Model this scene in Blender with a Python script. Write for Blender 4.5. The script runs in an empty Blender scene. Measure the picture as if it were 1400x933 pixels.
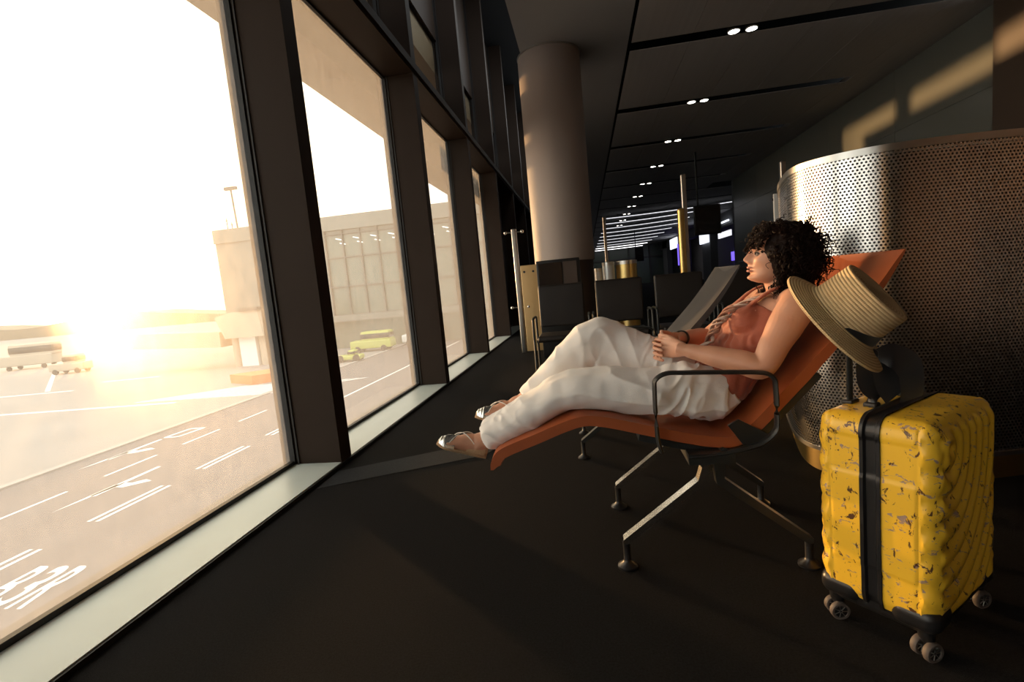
import bpy, bmesh, math, random
from mathutils import Vector, Matrix, noise
PI = math.pi
random.seed(7)
S = bpy.context.scene
COL = S.collection
V = Vector

# ------------------------------------------------------------------ camera
R = [[0.98524933, -0.07600371, -0.15332053],
     [0.14361706, -0.11992025, 0.98234071],
     [-0.09304778, -0.98986998, -0.10723591]]      # image axes (right, down, forward) -> world
cam = bpy.data.cameras.new('camera')
cam.sensor_width = 36.0
cam.lens = 684.0 / 1400.0 * 36.0
cam.clip_start = 0.05
cam.clip_end = 2000
camo = bpy.data.objects.new('camera', cam)
COL.objects.link(camo)
camo.matrix_world = Matrix(((R[0][0], -R[0][1], -R[0][2], 0.0),
                            (R[1][0], -R[1][1], -R[1][2], 0.0),
                            (R[2][0], -R[2][1], -R[2][2], 1.05),
                            (0, 0, 0, 1)))
S.camera = camo

# ------------------------------------------------------------------ sky, sun, exposure
SUN_ELEV = math.radians(2.2)
SUN_AZ = math.radians(-48.5)
SUN = V((math.sin(SUN_AZ) * math.cos(SUN_ELEV), math.cos(SUN_AZ) * math.cos(SUN_ELEV), math.sin(SUN_ELEV)))
SKY = 2.3
SUN_E = 5.2
S.view_settings.view_transform = 'Standard'
S.view_settings.look = 'None'
S.view_settings.gamma = 1.0
S.view_settings.use_curve_mapping = False
S.view_settings.exposure = 0.0


def N(nt, typ, **kw):
    n = nt.nodes.new(typ)
    for k, v in kw.items():
        if k.startswith('i_'):
            n.inputs[int(k[2:])].default_value = v
        else:
            setattr(n, k, v)
    return n


world = bpy.data.worlds.new('sky')
S.world = world
world.use_nodes = True
nt = world.node_tree
nt.nodes.clear()
out = N(nt, 'ShaderNodeOutputWorld')
bg = N(nt, 'ShaderNodeBackground')
tc = N(nt, 'ShaderNodeTexCoord')
dot = N(nt, 'ShaderNodeVectorMath', operation='DOT_PRODUCT')
dot.inputs[1].default_value = (math.sin(math.radians(-46.5)), math.cos(math.radians(-46.5)), 0.01)
nrm = N(nt, 'ShaderNodeVectorMath', operation='NORMALIZE')
nt.links.new(tc.outputs['Generated'], nrm.inputs[0])
nt.links.new(nrm.outputs[0], dot.inputs[0])
ramp = N(nt, 'ShaderNodeValToRGB')
el = ramp.color_ramp.elements
el[0].position = 0.0
el[0].color = (1.0, 1.08, 1.15, 1)
el[1].position = 1.0
el[1].color = (3.4, 2.3, 1.1, 1)
for p_, c_ in ((0.5, (1.05, 1.1, 1.13, 1)), (0.80, (0.95, 0.97, 0.93, 1)), (0.93, (1.1, 1.04, 0.93, 1)),
               (0.985, (1.5, 1.3, 0.95, 1)), (0.9985, (2.6, 2.0, 1.15, 1))):
    e_ = ramp.color_ramp.elements.new(p_)
    e_.color = c_
mp = N(nt, 'ShaderNodeMapRange')
mp.inputs[1].default_value = -1
mp.inputs[2].default_value = 1
nt.links.new(dot.outputs['Value'], mp.inputs[0])
nt.links.new(mp.outputs[0], ramp.inputs[0])
dot2 = N(nt, 'ShaderNodeVectorMath', operation='DOT_PRODUCT')
GLOW_AZ, GLOW_EL = math.radians(-84), math.radians(6)  # warm lobe added left of the view as a soft side key
dot2.inputs[1].default_value = (math.sin(GLOW_AZ) * math.cos(GLOW_EL), math.cos(GLOW_AZ) * math.cos(GLOW_EL), math.sin(GLOW_EL))
nt.links.new(nrm.outputs[0], dot2.inputs[0])
mx2 = N(nt, 'ShaderNodeMath', operation='MAXIMUM')
mx2.inputs[1].default_value = 0.0
nt.links.new(dot2.outputs['Value'], mx2.inputs[0])
pw2 = N(nt, 'ShaderNodeMath', operation='POWER')
pw2.inputs[1].default_value = 26.0
nt.links.new(mx2.outputs[0], pw2.inputs[0])
gl = N(nt, 'ShaderNodeMix', data_type='RGBA', blend_type='ADD')
gl.inputs[7].default_value = (3.4, 1.75, 0.75, 1)
nt.links.new(pw2.outputs[0], gl.inputs[0])
nt.links.new(ramp.outputs[0], gl.inputs[6])
nt.links.new(gl.outputs[2], bg.inputs[0])
bg.inputs[1].default_value = SKY
nt.links.new(bg.outputs[0], out.inputs[0])

sl = bpy.data.lights.new('sun', 'SUN')
sl.energy = SUN_E
sl.angle = math.radians(1.2)
sl.color = (1.0, 0.56, 0.25)
so = bpy.data.objects.new('sun', sl)
COL.objects.link(so)
so.rotation_euler = SUN.to_track_quat('Z', 'Y').to_euler()

# ------------------------------------------------------------------ materials
MATS = {}


def mat(name, col, rough=0.6, metal=0.0, spec=0.5, noise_amt=0.0, noise_scale=30.0, bump=0.0, bump_scale=200.0,
        sss=0.0, aniso=0.0, sheen=0.0, emit=None, estr=0.0, stretch=(1, 1, 1), coat=0.0):
    m = bpy.data.materials.new(name)
    m.use_nodes = True
    nt = m.node_tree
    b = nt.nodes['Principled BSDF']
    b.inputs['Base Color'].default_value = (*col, 1)
    b.inputs['Roughness'].default_value = rough
    b.inputs['Metallic'].default_value = metal
    b.inputs['Specular IOR Level'].default_value = spec
    if sss:
        b.inputs['Subsurface Weight'].default_value = sss
        b.inputs['Subsurface Radius'].default_value = (0.012, 0.005, 0.003)
        b.inputs['Subsurface Scale'].default_value = 1.0
    if aniso:
        b.inputs['Anisotropic'].default_value = aniso
    if sheen:
        b.inputs['Sheen Weight'].default_value = sheen
    if coat:
        b.inputs['Coat Weight'].default_value = coat
        b.inputs['Coat Roughness'].default_value = 0.15
    if emit:
        b.inputs['Emission Color'].default_value = (*emit, 1)
        b.inputs['Emission Strength'].default_value = estr
    tcn = N(nt, 'ShaderNodeTexCoord')
    mpn = N(nt, 'ShaderNodeMapping')
    mpn.inputs['Scale'].default_value = stretch
    nt.links.new(tcn.outputs['Object'], mpn.inputs[0])
    if noise_amt:
        nz = N(nt, 'ShaderNodeTexNoise')
        nz.inputs['Scale'].default_value = noise_scale
        nz.inputs['Detail'].default_value = 5
        nt.links.new(mpn.outputs[0], nz.inputs['Vector'])
        mx = N(nt, 'ShaderNodeMix', data_type='RGBA')
        mx.inputs[6].default_value = tuple(c * (1 - noise_amt) for c in col) + (1,)
        mx.inputs[7].default_value = tuple(min(1, c * (1 + noise_amt)) for c in col) + (1,)
        nt.links.new(nz.outputs['Fac'], mx.inputs[0])
        nt.links.new(mx.outputs[2], b.inputs['Base Color'])
    if bump:
        nb = N(nt, 'ShaderNodeTexNoise')
        nb.inputs['Scale'].default_value = bump_scale
        nb.inputs['Detail'].default_value = 4
        nt.links.new(mpn.outputs[0], nb.inputs['Vector'])
        bp = N(nt, 'ShaderNodeBump')
        bp.inputs['Strength'].default_value = bump
        bp.inputs['Distance'].default_value = 0.01
        nt.links.new(nb.outputs['Fac'], bp.inputs['Height'])
        nt.links.new(bp.outputs[0], b.inputs['Normal'])
    MATS[name] = m
    return m


M_carpet = mat('dark carpet', (0.019, 0.0185, 0.019), 0.95, spec=0.03, noise_amt=0.55, noise_scale=160, bump=0.6, bump_scale=420)
M_lightpatch = mat('painted light patch', (0.040, 0.043, 0.046), 0.95, spec=0.1, noise_amt=0.4, noise_scale=160, bump=0.6, bump_scale=420)  # window light on the carpet, put into a paler colour
M_sill = mat('pale sill', (0.56, 0.62, 0.59), 0.35, noise_amt=0.10, noise_scale=3)
M_mull = mat('bronze aluminium', (0.030, 0.0195, 0.0135), 0.6, spec=0.12, noise_amt=0.1, noise_scale=4)
M_gasket = mat('gasket', (0.012, 0.011, 0.010), 0.6)
M_ceil = mat('grey ceiling panel', (0.36, 0.35, 0.35), 0.7, noise_amt=0.12, noise_scale=2.0, stretch=(9, .15, 1))
M_plaster = mat('smooth plaster ceiling', (0.26, 0.26, 0.27), 0.8)
M_black = mat('black void', (0.006, 0.006, 0.006), 0.8)
M_wallg = mat('grey green wall panel', (0.165, 0.175, 0.155), 0.22, spec=0.5)
M_reflector = mat('cream reflector panel', (0.62, 0.46, 0.26), 0.6)  # panel added behind the camera so the steel screen reflects gold
M_wallb = mat('brown wall panel', (0.075, 0.050, 0.036), 0.5)
M_darkwall = mat('dark wall', (0.11, 0.11, 0.112), 0.7)
M_column = mat('column paint', (0.40, 0.33, 0.29), 0.6)
M_steel = mat('brushed steel', (0.62, 0.60, 0.56), 0.28, metal=1.0)
M_chrome = mat('polished aluminium', (0.72, 0.70, 0.66), 0.22, metal=1.0)
M_frame = mat('dark grey powder coat', (0.018, 0.020, 0.020), 0.38)
M_blk = mat('black plastic', (0.012, 0.012, 0.013), 0.35)
M_leather = mat('orange brown leather', (0.36, 0.090, 0.028), 0.42, noise_amt=0.12, noise_scale=14, bump=0.08, bump_scale=300)
M_greyl = mat('charcoal leather', (0.060, 0.056, 0.058), 0.45, bump=0.08, bump_scale=300)
M_dleather = mat('dark brown leather', (0.013, 0.009, 0.0075), 0.5, bump=0.08, bump_scale=300)
M_skin = mat('skin', (0.62, 0.33, 0.22), 0.45, sss=0.12, noise_amt=0.05, noise_scale=40)
M_hair = mat('dark brown hair', (0.012, 0.0055, 0.004), 0.5, spec=0.12)
M_top = mat('rust camisole', (0.34, 0.078, 0.036), 0.65, sheen=0.3, noise_amt=0.08, noise_scale=60, bump=0.15, bump_scale=150)
M_linen = mat('white linen', (0.90, 0.885, 0.865), 0.8, sheen=0.2, bump=0.25, bump_scale=500)
M_jute = mat('jute', (0.60, 0.40, 0.23), 0.85, noise_amt=0.35, noise_scale=250, bump=0.8, bump_scale=300, stretch=(1, 1, 3))
M_silver = mat('silver leather', (0.72, 0.76, 0.76), 0.25, metal=0.9, noise_amt=0.15, noise_scale=60)
M_scarf = mat('brown cream twisted scarf', (0.33, 0.17, 0.12), 0.8, noise_amt=0.75, noise_scale=26, bump=0.3, bump_scale=200)
M_scarf2 = mat('cream scarf strand', (0.55, 0.42, 0.36), 0.8, noise_amt=0.6, noise_scale=30)
M_ribbon = mat('black satin ribbon', (0.010, 0.009, 0.010), 0.4, sheen=0.2)
M_lip = mat('lip', (0.52, 0.22, 0.165), 0.4)
M_eye = mat('eye white', (0.30, 0.25, 0.22), 0.3)
M_iris = mat('brown iris', (0.03, 0.015, 0.008), 0.1)
M_tyre = mat('grey rubber tyre', (0.10, 0.08, 0.07), 0.6)
M_road = mat('asphalt', (0.14, 0.125, 0.125), 0.9, noise_amt=0.2, noise_scale=0.6)
M_apron = mat('concrete apron', (0.25, 0.235, 0.225), 0.9, noise_amt=0.15, noise_scale=0.2)
M_paint = mat('white road paint', (0.80, 0.80, 0.78), 0.7)
M_kerb = mat('concrete kerb', (0.33, 0.31, 0.29), 0.9)
M_soffit = mat('tan soffit', (0.24, 0.165, 0.095), 0.7, noise_amt=0.12, noise_scale=2)
M_bld = mat('pale cladding', (0.17, 0.18, 0.16), 0.7)
M_bldglass = mat('greenish curtain glass', (0.11, 0.14, 0.11), 0.25, spec=0.6)
M_bldframe = mat('grey curtain wall frame', (0.07, 0.07, 0.065), 0.6)
M_jet = mat('jet bridge cladding', (0.42, 0.36, 0.28), 0.7)
M_orange = mat('orange painted base', (0.65, 0.20, 0.06), 0.7)
M_hill = mat('dry hill', (0.25, 0.20, 0.14), 0.9)
M_van = mat('yellow green paint', (0.42, 0.45, 0.10), 0.35)
M_white = mat('white paint', (0.75, 0.75, 0.73), 0.4)
M_dglass = mat('dark vehicle glass', (0.02, 0.025, 0.025), 0.1)
M_lamp = mat('downlight glow', (1, 1, 1), 0.5, emit=(1.0, 0.95, 0.86), estr=12.0)
M_led = mat('linear light glow', (1, 1, 1), 0.5, emit=(0.95, 0.95, 1.0), estr=1.0)
M_ledb = mat('bright linear light', (1, 1, 1), 0.5, emit=(1.0, 0.97, 0.98), estr=3.0)
M_screen = mat('black screen glass', (0.008, 0.008, 0.010), 0.2)
M_shopw = mat('lit shop sign', (1, 1, 1), 0.5, emit=(0.85, 0.9, 1.0), estr=1.5)
M_shopp = mat('violet shop light', (0.3, 0.2, 1), 0.5, emit=(0.22, 0.14, 1.0), estr=1.2)
M_teal = mat('teal shop sign', (0.1, 0.6, 0.6), 0.5, emit=(0.1, 0.75, 0.7), estr=1.0)
M_shop = mat('shop interior', (0.30, 0.27, 0.25), 0.6)
M_cream = mat('cream gold plate', (0.72, 0.48, 0.22), 0.35, metal=0.35)
M_binw = mat('white bin steel', (0.7, 0.7, 0.68), 0.35, metal=0.4)
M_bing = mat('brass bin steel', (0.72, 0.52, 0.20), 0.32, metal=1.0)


def make_straw():
    m = mat('plaited straw', (0.68, 0.46, 0.22), 0.6)
    nt = m.node_tree
    b = nt.nodes['Principled BSDF']
    uv = N(nt, 'ShaderNodeTexCoord')
    sp = N(nt, 'ShaderNodeSeparateXYZ')
    nt.links.new(uv.outputs['UV'], sp.inputs[0])
    # v = metres along the profile, u = turns; rows of plait
    def mth(op, a, bb=None, val=None):
        n = N(nt, 'ShaderNodeMath', operation=op)
        nt.links.new(a, n.inputs[0])
        if bb is not None:
            nt.links.new(bb, n.inputs[1])
        if val is not None:
            n.inputs[1].default_value = val
        return n.outputs[0]
    row = mth('MULTIPLY', sp.outputs[1], val=2 * PI / 0.0085)
    rs = mth('SINE', row)
    ang = mth('MULTIPLY', sp.outputs[0], val=2 * PI * 75)
    half = mth('MULTIPLY', row, val=0.5)
    w1 = mth('SINE', mth('ADD', ang, half))
    w2 = mth('SINE', mth('SUBTRACT', ang, half))
    wv = mth('MULTIPLY', w1, w2)
    h = mth('ADD', mth('MULTIPLY', rs, val=0.5), mth('MULTIPLY', wv, val=0.5))
    bp = N(nt, 'ShaderNodeBump')
    bp.inputs['Strength'].default_value = 0.9
    bp.inputs['Distance'].default_value = 0.0025
    nt.links.new(h, bp.inputs['Height'])
    nt.links.new(bp.outputs[0], b.inputs['Normal'])
    cr = N(nt, 'ShaderNodeValToRGB')
    cr.color_ramp.elements[0].color = (0.50, 0.30, 0.12, 1)
    cr.color_ramp.elements[1].color = (0.90, 0.70, 0.40, 1)
    hh = mth('ADD', mth('MULTIPLY', h, val=0.5), val=0.5)
    nt.links.new(hh, cr.inputs[0])
    nt.links.new(cr.outputs[0], b.inputs['Base Color'])
    return m


M_straw = make_straw()


def make_yellow():
    m = mat('yellow marbled shell', (0.85, 0.52, 0.04), 0.38, coat=0.2)
    nt = m.node_tree
    b = nt.nodes['Principled BSDF']
    tcn = N(nt, 'ShaderNodeTexCoord')
    def spots(scale, thr, stretch, seed):
        mpn = N(nt, 'ShaderNodeMapping')
        mpn.inputs['Scale'].default_value = stretch
        mpn.inputs['Location'].default_value = (seed, seed * 2, seed * 3)
        mpn.inputs['Rotation'].default_value = (0.3 * seed, 0.5, 0.2 * seed)
        nt.links.new(tcn.outputs['Object'], mpn.inputs[0])
        nz = N(nt, 'ShaderNodeTexNoise')
        nz.inputs['Scale'].default_value = scale
        nz.inputs['Detail'].default_value = 6
        nz.inputs['Roughness'].default_value = 0.65
        nz.inputs['Distortion'].default_value = 0.6
        nt.links.new(mpn.outputs[0], nz.inputs['Vector'])
        r = N(nt, 'ShaderNodeMapRange')
        r.inputs[1].default_value = thr
        r.inputs[2].default_value = thr + 0.02
        nt.links.new(nz.outputs['Fac'], r.inputs[0])
        return r.outputs[0]
    s1 = spots(32, 0.60, (1, 1, 1.8), 1.0)
    s2 = spots(36, 0.605, (1.6, 1, 0.8), 2.3)
    m1 = N(nt, 'ShaderNodeMix', data_type='RGBA')
    m1.inputs[6].default_value = (0.86, 0.52, 0.035, 1)
    m1.inputs[7].default_value = (0.36, 0.25, 0.20, 1)
    nt.links.new(s1, m1.inputs[0])
    m2 = N(nt, 'ShaderNodeMix', data_type='RGBA')
    m2.inputs[7].default_value = (0.10, 0.045, 0.02, 1)
    nt.links.new(m1.outputs[2], m2.inputs[6])
    nt.links.new(s2, m2.inputs[0])
    nt.links.new(m2.outputs[2], b.inputs['Base Color'])
    return m


M_yellow = make_yellow()


def make_perf():
    m = mat('perforated steel', (0.80, 0.775, 0.73), 0.22, metal=1.0, aniso=0.2)
    nt = m.node_tree
    b = nt.nodes['Principled BSDF']
    o = nt.nodes['Material Output']
    tcn = N(nt, 'ShaderNodeTexCoord')
    def grid(off):
        a = N(nt, 'ShaderNodeVectorMath', operation='ADD')
        a.inputs[1].default_value = (off[0], off[1], 0)
        nt.links.new(tcn.outputs['UV'], a.inputs[0])
        w = N(nt, 'ShaderNodeVectorMath', operation='MODULO')
        w.inputs[1].default_value = (PX, PY, 1)
        nt.links.new(a.outputs[0], w.inputs[0])
        d = N(nt, 'ShaderNodeVectorMath', operation='DISTANCE')
        d.inputs[1].default_value = (PX / 2, PY / 2, 0)
        nt.links.new(w.outputs[0], d.inputs[0])
        return d.outputs['Value']
    PX, PY = 0.0160, 0.0277
    d1, d2 = grid((10 * PX, 10 * PY)), grid((10.5 * PX, 10.5 * PY))
    mn = N(nt, 'ShaderNodeMath', operation='MINIMUM')
    nt.links.new(d1, mn.inputs[0])
    nt.links.new(d2, mn.inputs[1])
    lt = N(nt, 'ShaderNodeMath', operation='LESS_THAN')
    lt.inputs[1].default_value = 0.0046
    nt.links.new(mn.outputs[0], lt.inputs[0])
    tr = N(nt, 'ShaderNodeBsdfTransparent')
    mx = N(nt, 'ShaderNodeMixShader')
    nt.links.new(lt.outputs[0], mx.inputs[0])
    nt.links.new(b.outputs[0], mx.inputs[1])
    nt.links.new(tr.outputs[0], mx.inputs[2])
    nt.links.new(mx.outputs[0], o.inputs['Surface'])
    return m


M_perf = make_perf()


def make_glass(name, dust, tint, lobe=0.5):
    m = bpy.data.materials.new(name)
    m.use_nodes = True
    nt = m.node_tree
    nt.nodes.clear()
    o = N(nt, 'ShaderNodeOutputMaterial')
    t = N(nt, 'ShaderNodeBsdfTransparent')
    t.inputs[0].default_value = (*tint, 1)
    g = N(nt, 'ShaderNodeBsdfGlossy')
    g.inputs['Roughness'].default_value = 0.02
    lw = N(nt, 'ShaderNodeLayerWeight')
    pw = N(nt, 'ShaderNodeMath', operation='POWER')
    pw.inputs[1].default_value = 4.0
    nt.links.new(lw.outputs['Facing'], pw.inputs[0])
    fr = N(nt, 'ShaderNodeMapRange')
    fr.inputs[3].default_value = 0.015
    fr.inputs[4].default_value = 0.35
    nt.links.new(pw.outputs[0], fr.inputs[0])
    m1 = N(nt, 'ShaderNodeMixShader')
    nt.links.new(fr.outputs[0], m1.inputs[0])
    nt.links.new(t.outputs[0], m1.inputs[1])
    nt.links.new(g.outputs[0], m1.inputs[2])
    last = m1
    if dust:
        tl = N(nt, 'ShaderNodeBsdfTranslucent')
        tl.inputs[0].default_value = (0.90, 0.85, 0.78, 1)
        rf = N(nt, 'ShaderNodeBsdfRefraction')
        rf.inputs['Color'].default_value = (1, 0.84, 0.60, 1)
        rf.inputs['Roughness'].default_value = 1.0
        rf.inputs['IOR'].default_value = 1.10
        m2 = N(nt, 'ShaderNodeMixShader')
        m2.inputs[0].default_value = lobe
        nt.links.new(tl.outputs[0], m2.inputs[1])
        nt.links.new(rf.outputs[0], m2.inputs[2])
        tcn = N(nt, 'ShaderNodeTexCoord')
        nz = N(nt, 'ShaderNodeTexNoise')
        nz.inputs['Scale'].default_value = 9
        nz.inputs['Detail'].default_value = 6
        nz.inputs['Roughness'].default_value = 0.7
        mpn = N(nt, 'ShaderNodeMapping')
        mpn.inputs['Scale'].default_value = (1, 1.6, 0.8)
        nt.links.new(tcn.outputs['Object'], mpn.inputs[0])
        nt.links.new(mpn.outputs[0], nz.inputs['Vector'])
        r = N(nt, 'ShaderNodeMapRange')
        r.inputs[1].default_value = 0.35
        r.inputs[2].default_value = 0.75
        r.inputs[3].default_value = dust * 0.85
        r.inputs[4].default_value = dust * 1.25
        nt.links.new(nz.outputs['Fac'], r.inputs[0])
        m3 = N(nt, 'ShaderNodeMixShader')
        nt.links.new(r.outputs[0], m3.inputs[0])
        nt.links.new(m1.outputs[0], m3.inputs[1])
        nt.links.new(m2.outputs[0], m3.inputs[2])
        last = m3
    nt.links.new(last.outputs[0], o.inputs['Surface'])
    return m


M_glass = make_glass('clear outer glass', 0, (0.97, 0.98, 0.96))
M_dusty = make_glass('dusty inner glass', 0.21, (0.95, 0.95, 0.92), 0.13)
M_clear = make_glass('clear partition glass', 0, (0.93, 0.96, 0.94))


# ------------------------------------------------------------------ geometry helpers
class MB:
    def __init__(s):
        s.v, s.f, s.mi, s.uv = [], [], [], {}

    def add(s, vs, fs, mi=0, uvs=None):
        n = len(s.v)
        s.v += [V(p) for p in vs]
        for k, f in enumerate(fs):
            s.f.append(tuple(i + n for i in f))
            s.mi.append(mi)
            if uvs:
                s.uv[len(s.f) - 1] = [uvs[i] if not isinstance(uvs, dict) else uvs[k][j] for j, i in enumerate(f)]
        return s

    def box(s, a, b, mi=0, rot=None, pivot=(0, 0, 0)):
        x0, y0, z0 = a
        x1, y1, z1 = b
        vs = [V(p) for p in ((x0, y0, z0), (x1, y0, z0), (x1, y1, z0), (x0, y1, z0),
                             (x0, y0, z1), (x1, y0, z1), (x1, y1, z1), (x0, y1, z1))]
        if rot is not None:
            vs = [rot @ (p - V(pivot)) + V(pivot) for p in vs]
        return s.add(vs, [(3, 2, 1, 0), (4, 5, 6, 7), (0, 1, 5, 4), (1, 2, 6, 5), (2, 3, 7, 6), (3, 0, 4, 7)], mi)

    def rbox(s, c, half, r, seg=3, n=(2, 2, 2), mat3=None, disp=None, mi=0):
        """rounded box: subdivided cube pushed to rounded corners"""
        hx, hy, hz = half
        vs, fs, idx = [], [], {}

        def coords(h, k):
            inner = max(h - r, 1e-4)
            a = [-h + r * (1 - math.cos(PI / 2 * i / seg)) if False else None for i in range(0)]
            lo = [-inner - r * math.tan(PI / 4 * (seg - i) / seg) for i in range(seg)]
            mid = [-inner + 2 * inner * i / k for i in range(k + 1)]
            hi = [inner + r * math.tan(PI / 4 * (i + 1) / seg) for i in range(seg)]
            return lo + mid + hi
        cs = [coords(h, k) for h, k in zip(half, n)]
        inn = [max(h - r, 1e-4) for h in half]

        def key(i, j, k):
            t = (i, j, k)
            if t in idx:
                return idx[t]
            p = V((cs[0][i], cs[1][j], cs[2][k]))
            q = V([max(-inn[m], min(inn[m], p[m])) for m in range(3)])
            d = p - q
            nn = d.normalized() if d.length > 1e-9 else V((0, 0, 1))
            pp = q + nn * r
            if disp:
                pp = pp + nn * disp(pp, nn)
            if mat3 is not None:
                pp = mat3 @ pp
            vs.append(pp + V(c))
            idx[t] = len(vs) - 1
            return idx[t]
        L = [len(x) - 1 for x in cs]
        for ax in range(3):
            a1, a2 = [(1, 2), (2, 0), (0, 1)][ax]
            for side in (0, L[ax]):
                for i in range(L[a1]):
                    for j in range(L[a2]):
                        q = []
                        for di, dj in ((0, 0), (1, 0), (1, 1), (0, 1)):
                            t = [0, 0, 0]
                            t[ax] = side
                            t[a1] = i + di
                            t[a2] = j + dj
                            q.append(key(*t))
                        if side == 0:
                            q.reverse()
                        fs.append(tuple(q))
        return s.add(vs, fs, mi)

    def tube(s, pts, rad, seg=12, up=(0, 0, 1), cap=True, sub=0, mi=0, closed=False):
        """rad: per point number, (side, normal) or (side, up, down)"""
        P = [V(p) for p in pts]
        Rr = [(r, r, r) if isinstance(r, (int, float)) else ((r[0], r[1], r[1]) if len(r) == 2 else tuple(r)) for r in
              (rad if isinstance(rad, list) else [rad] * len(pts))]
        if sub:
            P, Rr = smooth(P, Rr, sub)
        n = len(P)
        U = V(up)
        vs = []
        prev = None
        for i in range(n):
            if closed:
                t = (P[(i + 1) % n] - P[i - 1]).normalized()
            else:
                t = (P[min(i + 1, n - 1)] - P[max(i - 1, 0)]).normalized()
            sd = t.cross(U)
            if sd.length < 1e-3:
                sd = prev if prev is not None else t.cross(V((0.3, 1, 0.2)))
            sd.normalize()
            if prev is not None and sd.dot(prev) < 0 and False:
                sd = -sd
            prev = sd
            nn = sd.cross(t).normalized()
            for k in range(seg):
                a = 2 * PI * k / seg
                c, q = math.cos(a), math.sin(a)
                vs.append(P[i] + sd * (Rr[i][0] * c) + nn * ((Rr[i][1] if q > 0 else Rr[i][2]) * q))
        fs = []
        for i in range(n if closed else n - 1):
            for k in range(seg):
                a, b = i * seg + k, i * seg + (k + 1) % seg
                c_, d_ = ((i + 1) % n) * seg + (k + 1) % seg, ((i + 1) % n) * seg + k
                fs.append((a, b, c_, d_))
        if cap and not closed:
            fs.append(tuple(reversed(range(seg))))
            fs.append(tuple(range((n - 1) * seg, n * seg)))
        return s.add(vs, fs, mi)

    def sphere(s, c, r, nu=16, nv=10, mat3=None, mi=0):
        rr = (r, r, r) if isinstance(r, (int, float)) else r
        vs, fs = [], []
        c = V(c)
        for i in range(nv + 1):
            th = PI * i / nv
            for k in range(nu):
                ph = 2 * PI * k / nu
                p = V((rr[0] * math.sin(th) * math.cos(ph), rr[1] * math.sin(th) * math.sin(ph), rr[2] * math.cos(th)))
                if mat3 is not None:
                    p = mat3 @ p
                vs.append(c + p)
        for i in range(nv):
            for k in range(nu):
                a, b = i * nu + k, i * nu + (k + 1) % nu
                fs.append((a, a + nu, b + nu, b))
        return s.add(vs, fs, mi)

    def lathe(s, prof, seg=32, M=None, mi=0, uv=False, cap=False):
        """prof: (r, z) list; M: Matrix 4x4"""
        vs, fs, uvs = [], [], []
        ln = [0]
        for i in range(1, len(prof)):
            ln.append(ln[-1] + math.hypot(prof[i][0] - prof[i - 1][0], prof[i][1] - prof[i - 1][1]))
        nn = seg + 1 if uv else seg
        for i, (r, z) in enumerate(prof):
            for k in range(nn):
                a = 2 * PI * k / seg
                p = V((r * math.cos(a), r * math.sin(a), z))
                vs.append(M @ p if M is not None else p)
                uvs.append((k / seg, ln[i]))
        for i in range(len(prof) - 1):
            for k in range(seg):
                a, b = i * nn + k, i * nn + (k + 1) % nn
                fs.append((a, b, b + nn, a + nn))
        if cap:
            fs.append(tuple(reversed(range(nn))))
            fs.append(tuple(range((len(prof) - 1) * nn, len(prof) * nn)))
        return s.add(vs, fs, mi, uvs if uv else None)

    def prism(s, poly, y0, y1, axis='y', mi=0):
        """poly (a, b) outline extruded along axis"""
        n = len(poly)
        def P(a, b, t):
            return (a, t, b) if axis == 'y' else ((t, a, b) if axis == 'x' else (a, b, t))
        vs = [P(a, b, y0) for a, b in poly] + [P(a, b, y1) for a, b in poly]
        fs = [tuple(range(n)), tuple(reversed(range(n, 2 * n)))]
        for i in range(n):
            j = (i + 1) % n
            fs.append((i, i + n, j + n, j))
        return s.add(vs, fs, mi)

    def mesh(s, name, mats, smooth_=True, fix=True):
        me = bpy.data.meshes.new(name)
        me.from_pydata([tuple(p) for p in s.v], [], s.f)
        for m in (mats if isinstance(mats, (list, tuple)) else [mats]):
            me.materials.append(m)
        for p, i in zip(me.polygons, s.mi):
            p.material_index = i
        if s.uv:
            ul = me.uv_layers.new(name='UVMap')
            for p in me.polygons:
                if p.index in s.uv:
                    for li, uv in zip(p.loop_indices, s.uv[p.index]):
                        ul.data[li].uv = uv
        if fix:
            bm = bmesh.new()
            bm.from_mesh(me)
            bmesh.ops.recalc_face_normals(bm, faces=bm.faces)
            bm.to_mesh(me)
            bm.free()
        if smooth_:
            me.shade_smooth()
            try:
                me.set_sharp_from_angle(angle=math.radians(38))
            except Exception:
                pass
        return me

    def build(s, name, mats, parent=None, smooth_=True, origin=None, fix=True):
        if origin is not None:
            s.v = [p - V(origin) for p in s.v]
        elif parent is not None:
            off = world_loc(parent)
            s.v = [p - off for p in s.v]
        o = bpy.data.objects.new(name, s.mesh(name, mats, smooth_, fix))
        COL.objects.link(o)
        if parent is not None:
            o.parent = parent
            o.location = (0, 0, 0) if origin is None else tuple(V(origin) - world_loc(parent))
        elif origin is not None:
            o.location = origin
        return o


def world_loc(o):
    p = V((0, 0, 0))
    while o is not None:
        p += V(o.location)
        o = o.parent
    return p


def smooth(P, Rr, sub):
    out, ro = [], []
    n = len(P)
    for i in range(n - 1):
        p0, p1, p2, p3 = P[max(i - 1, 0)], P[i], P[i + 1], P[min(i + 2, n - 1)]
        for k in range(sub):
            t = k / sub
            out.append(0.5 * ((2 * p1) + (p2 - p0) * t + (2 * p0 - 5 * p1 + 4 * p2 - p3) * t * t + (3 * p1 - p0 - 3 * p2 + p3) * t ** 3))
            tt = t * t * (3 - 2 * t)
            ro.append(tuple(a + (b - a) * tt for a, b in zip(Rr[i], Rr[i + 1])))
    out.append(P[-1])
    ro.append(Rr[-1])
    return out, ro


def cr(pts, sub):
    """smooth polyline of tuples"""
    P, _ = smooth([V(p) if len(p) == 3 else V((p[0], p[1], 0)) for p in pts], [(0,)] * len(pts), sub)
    return P


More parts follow.
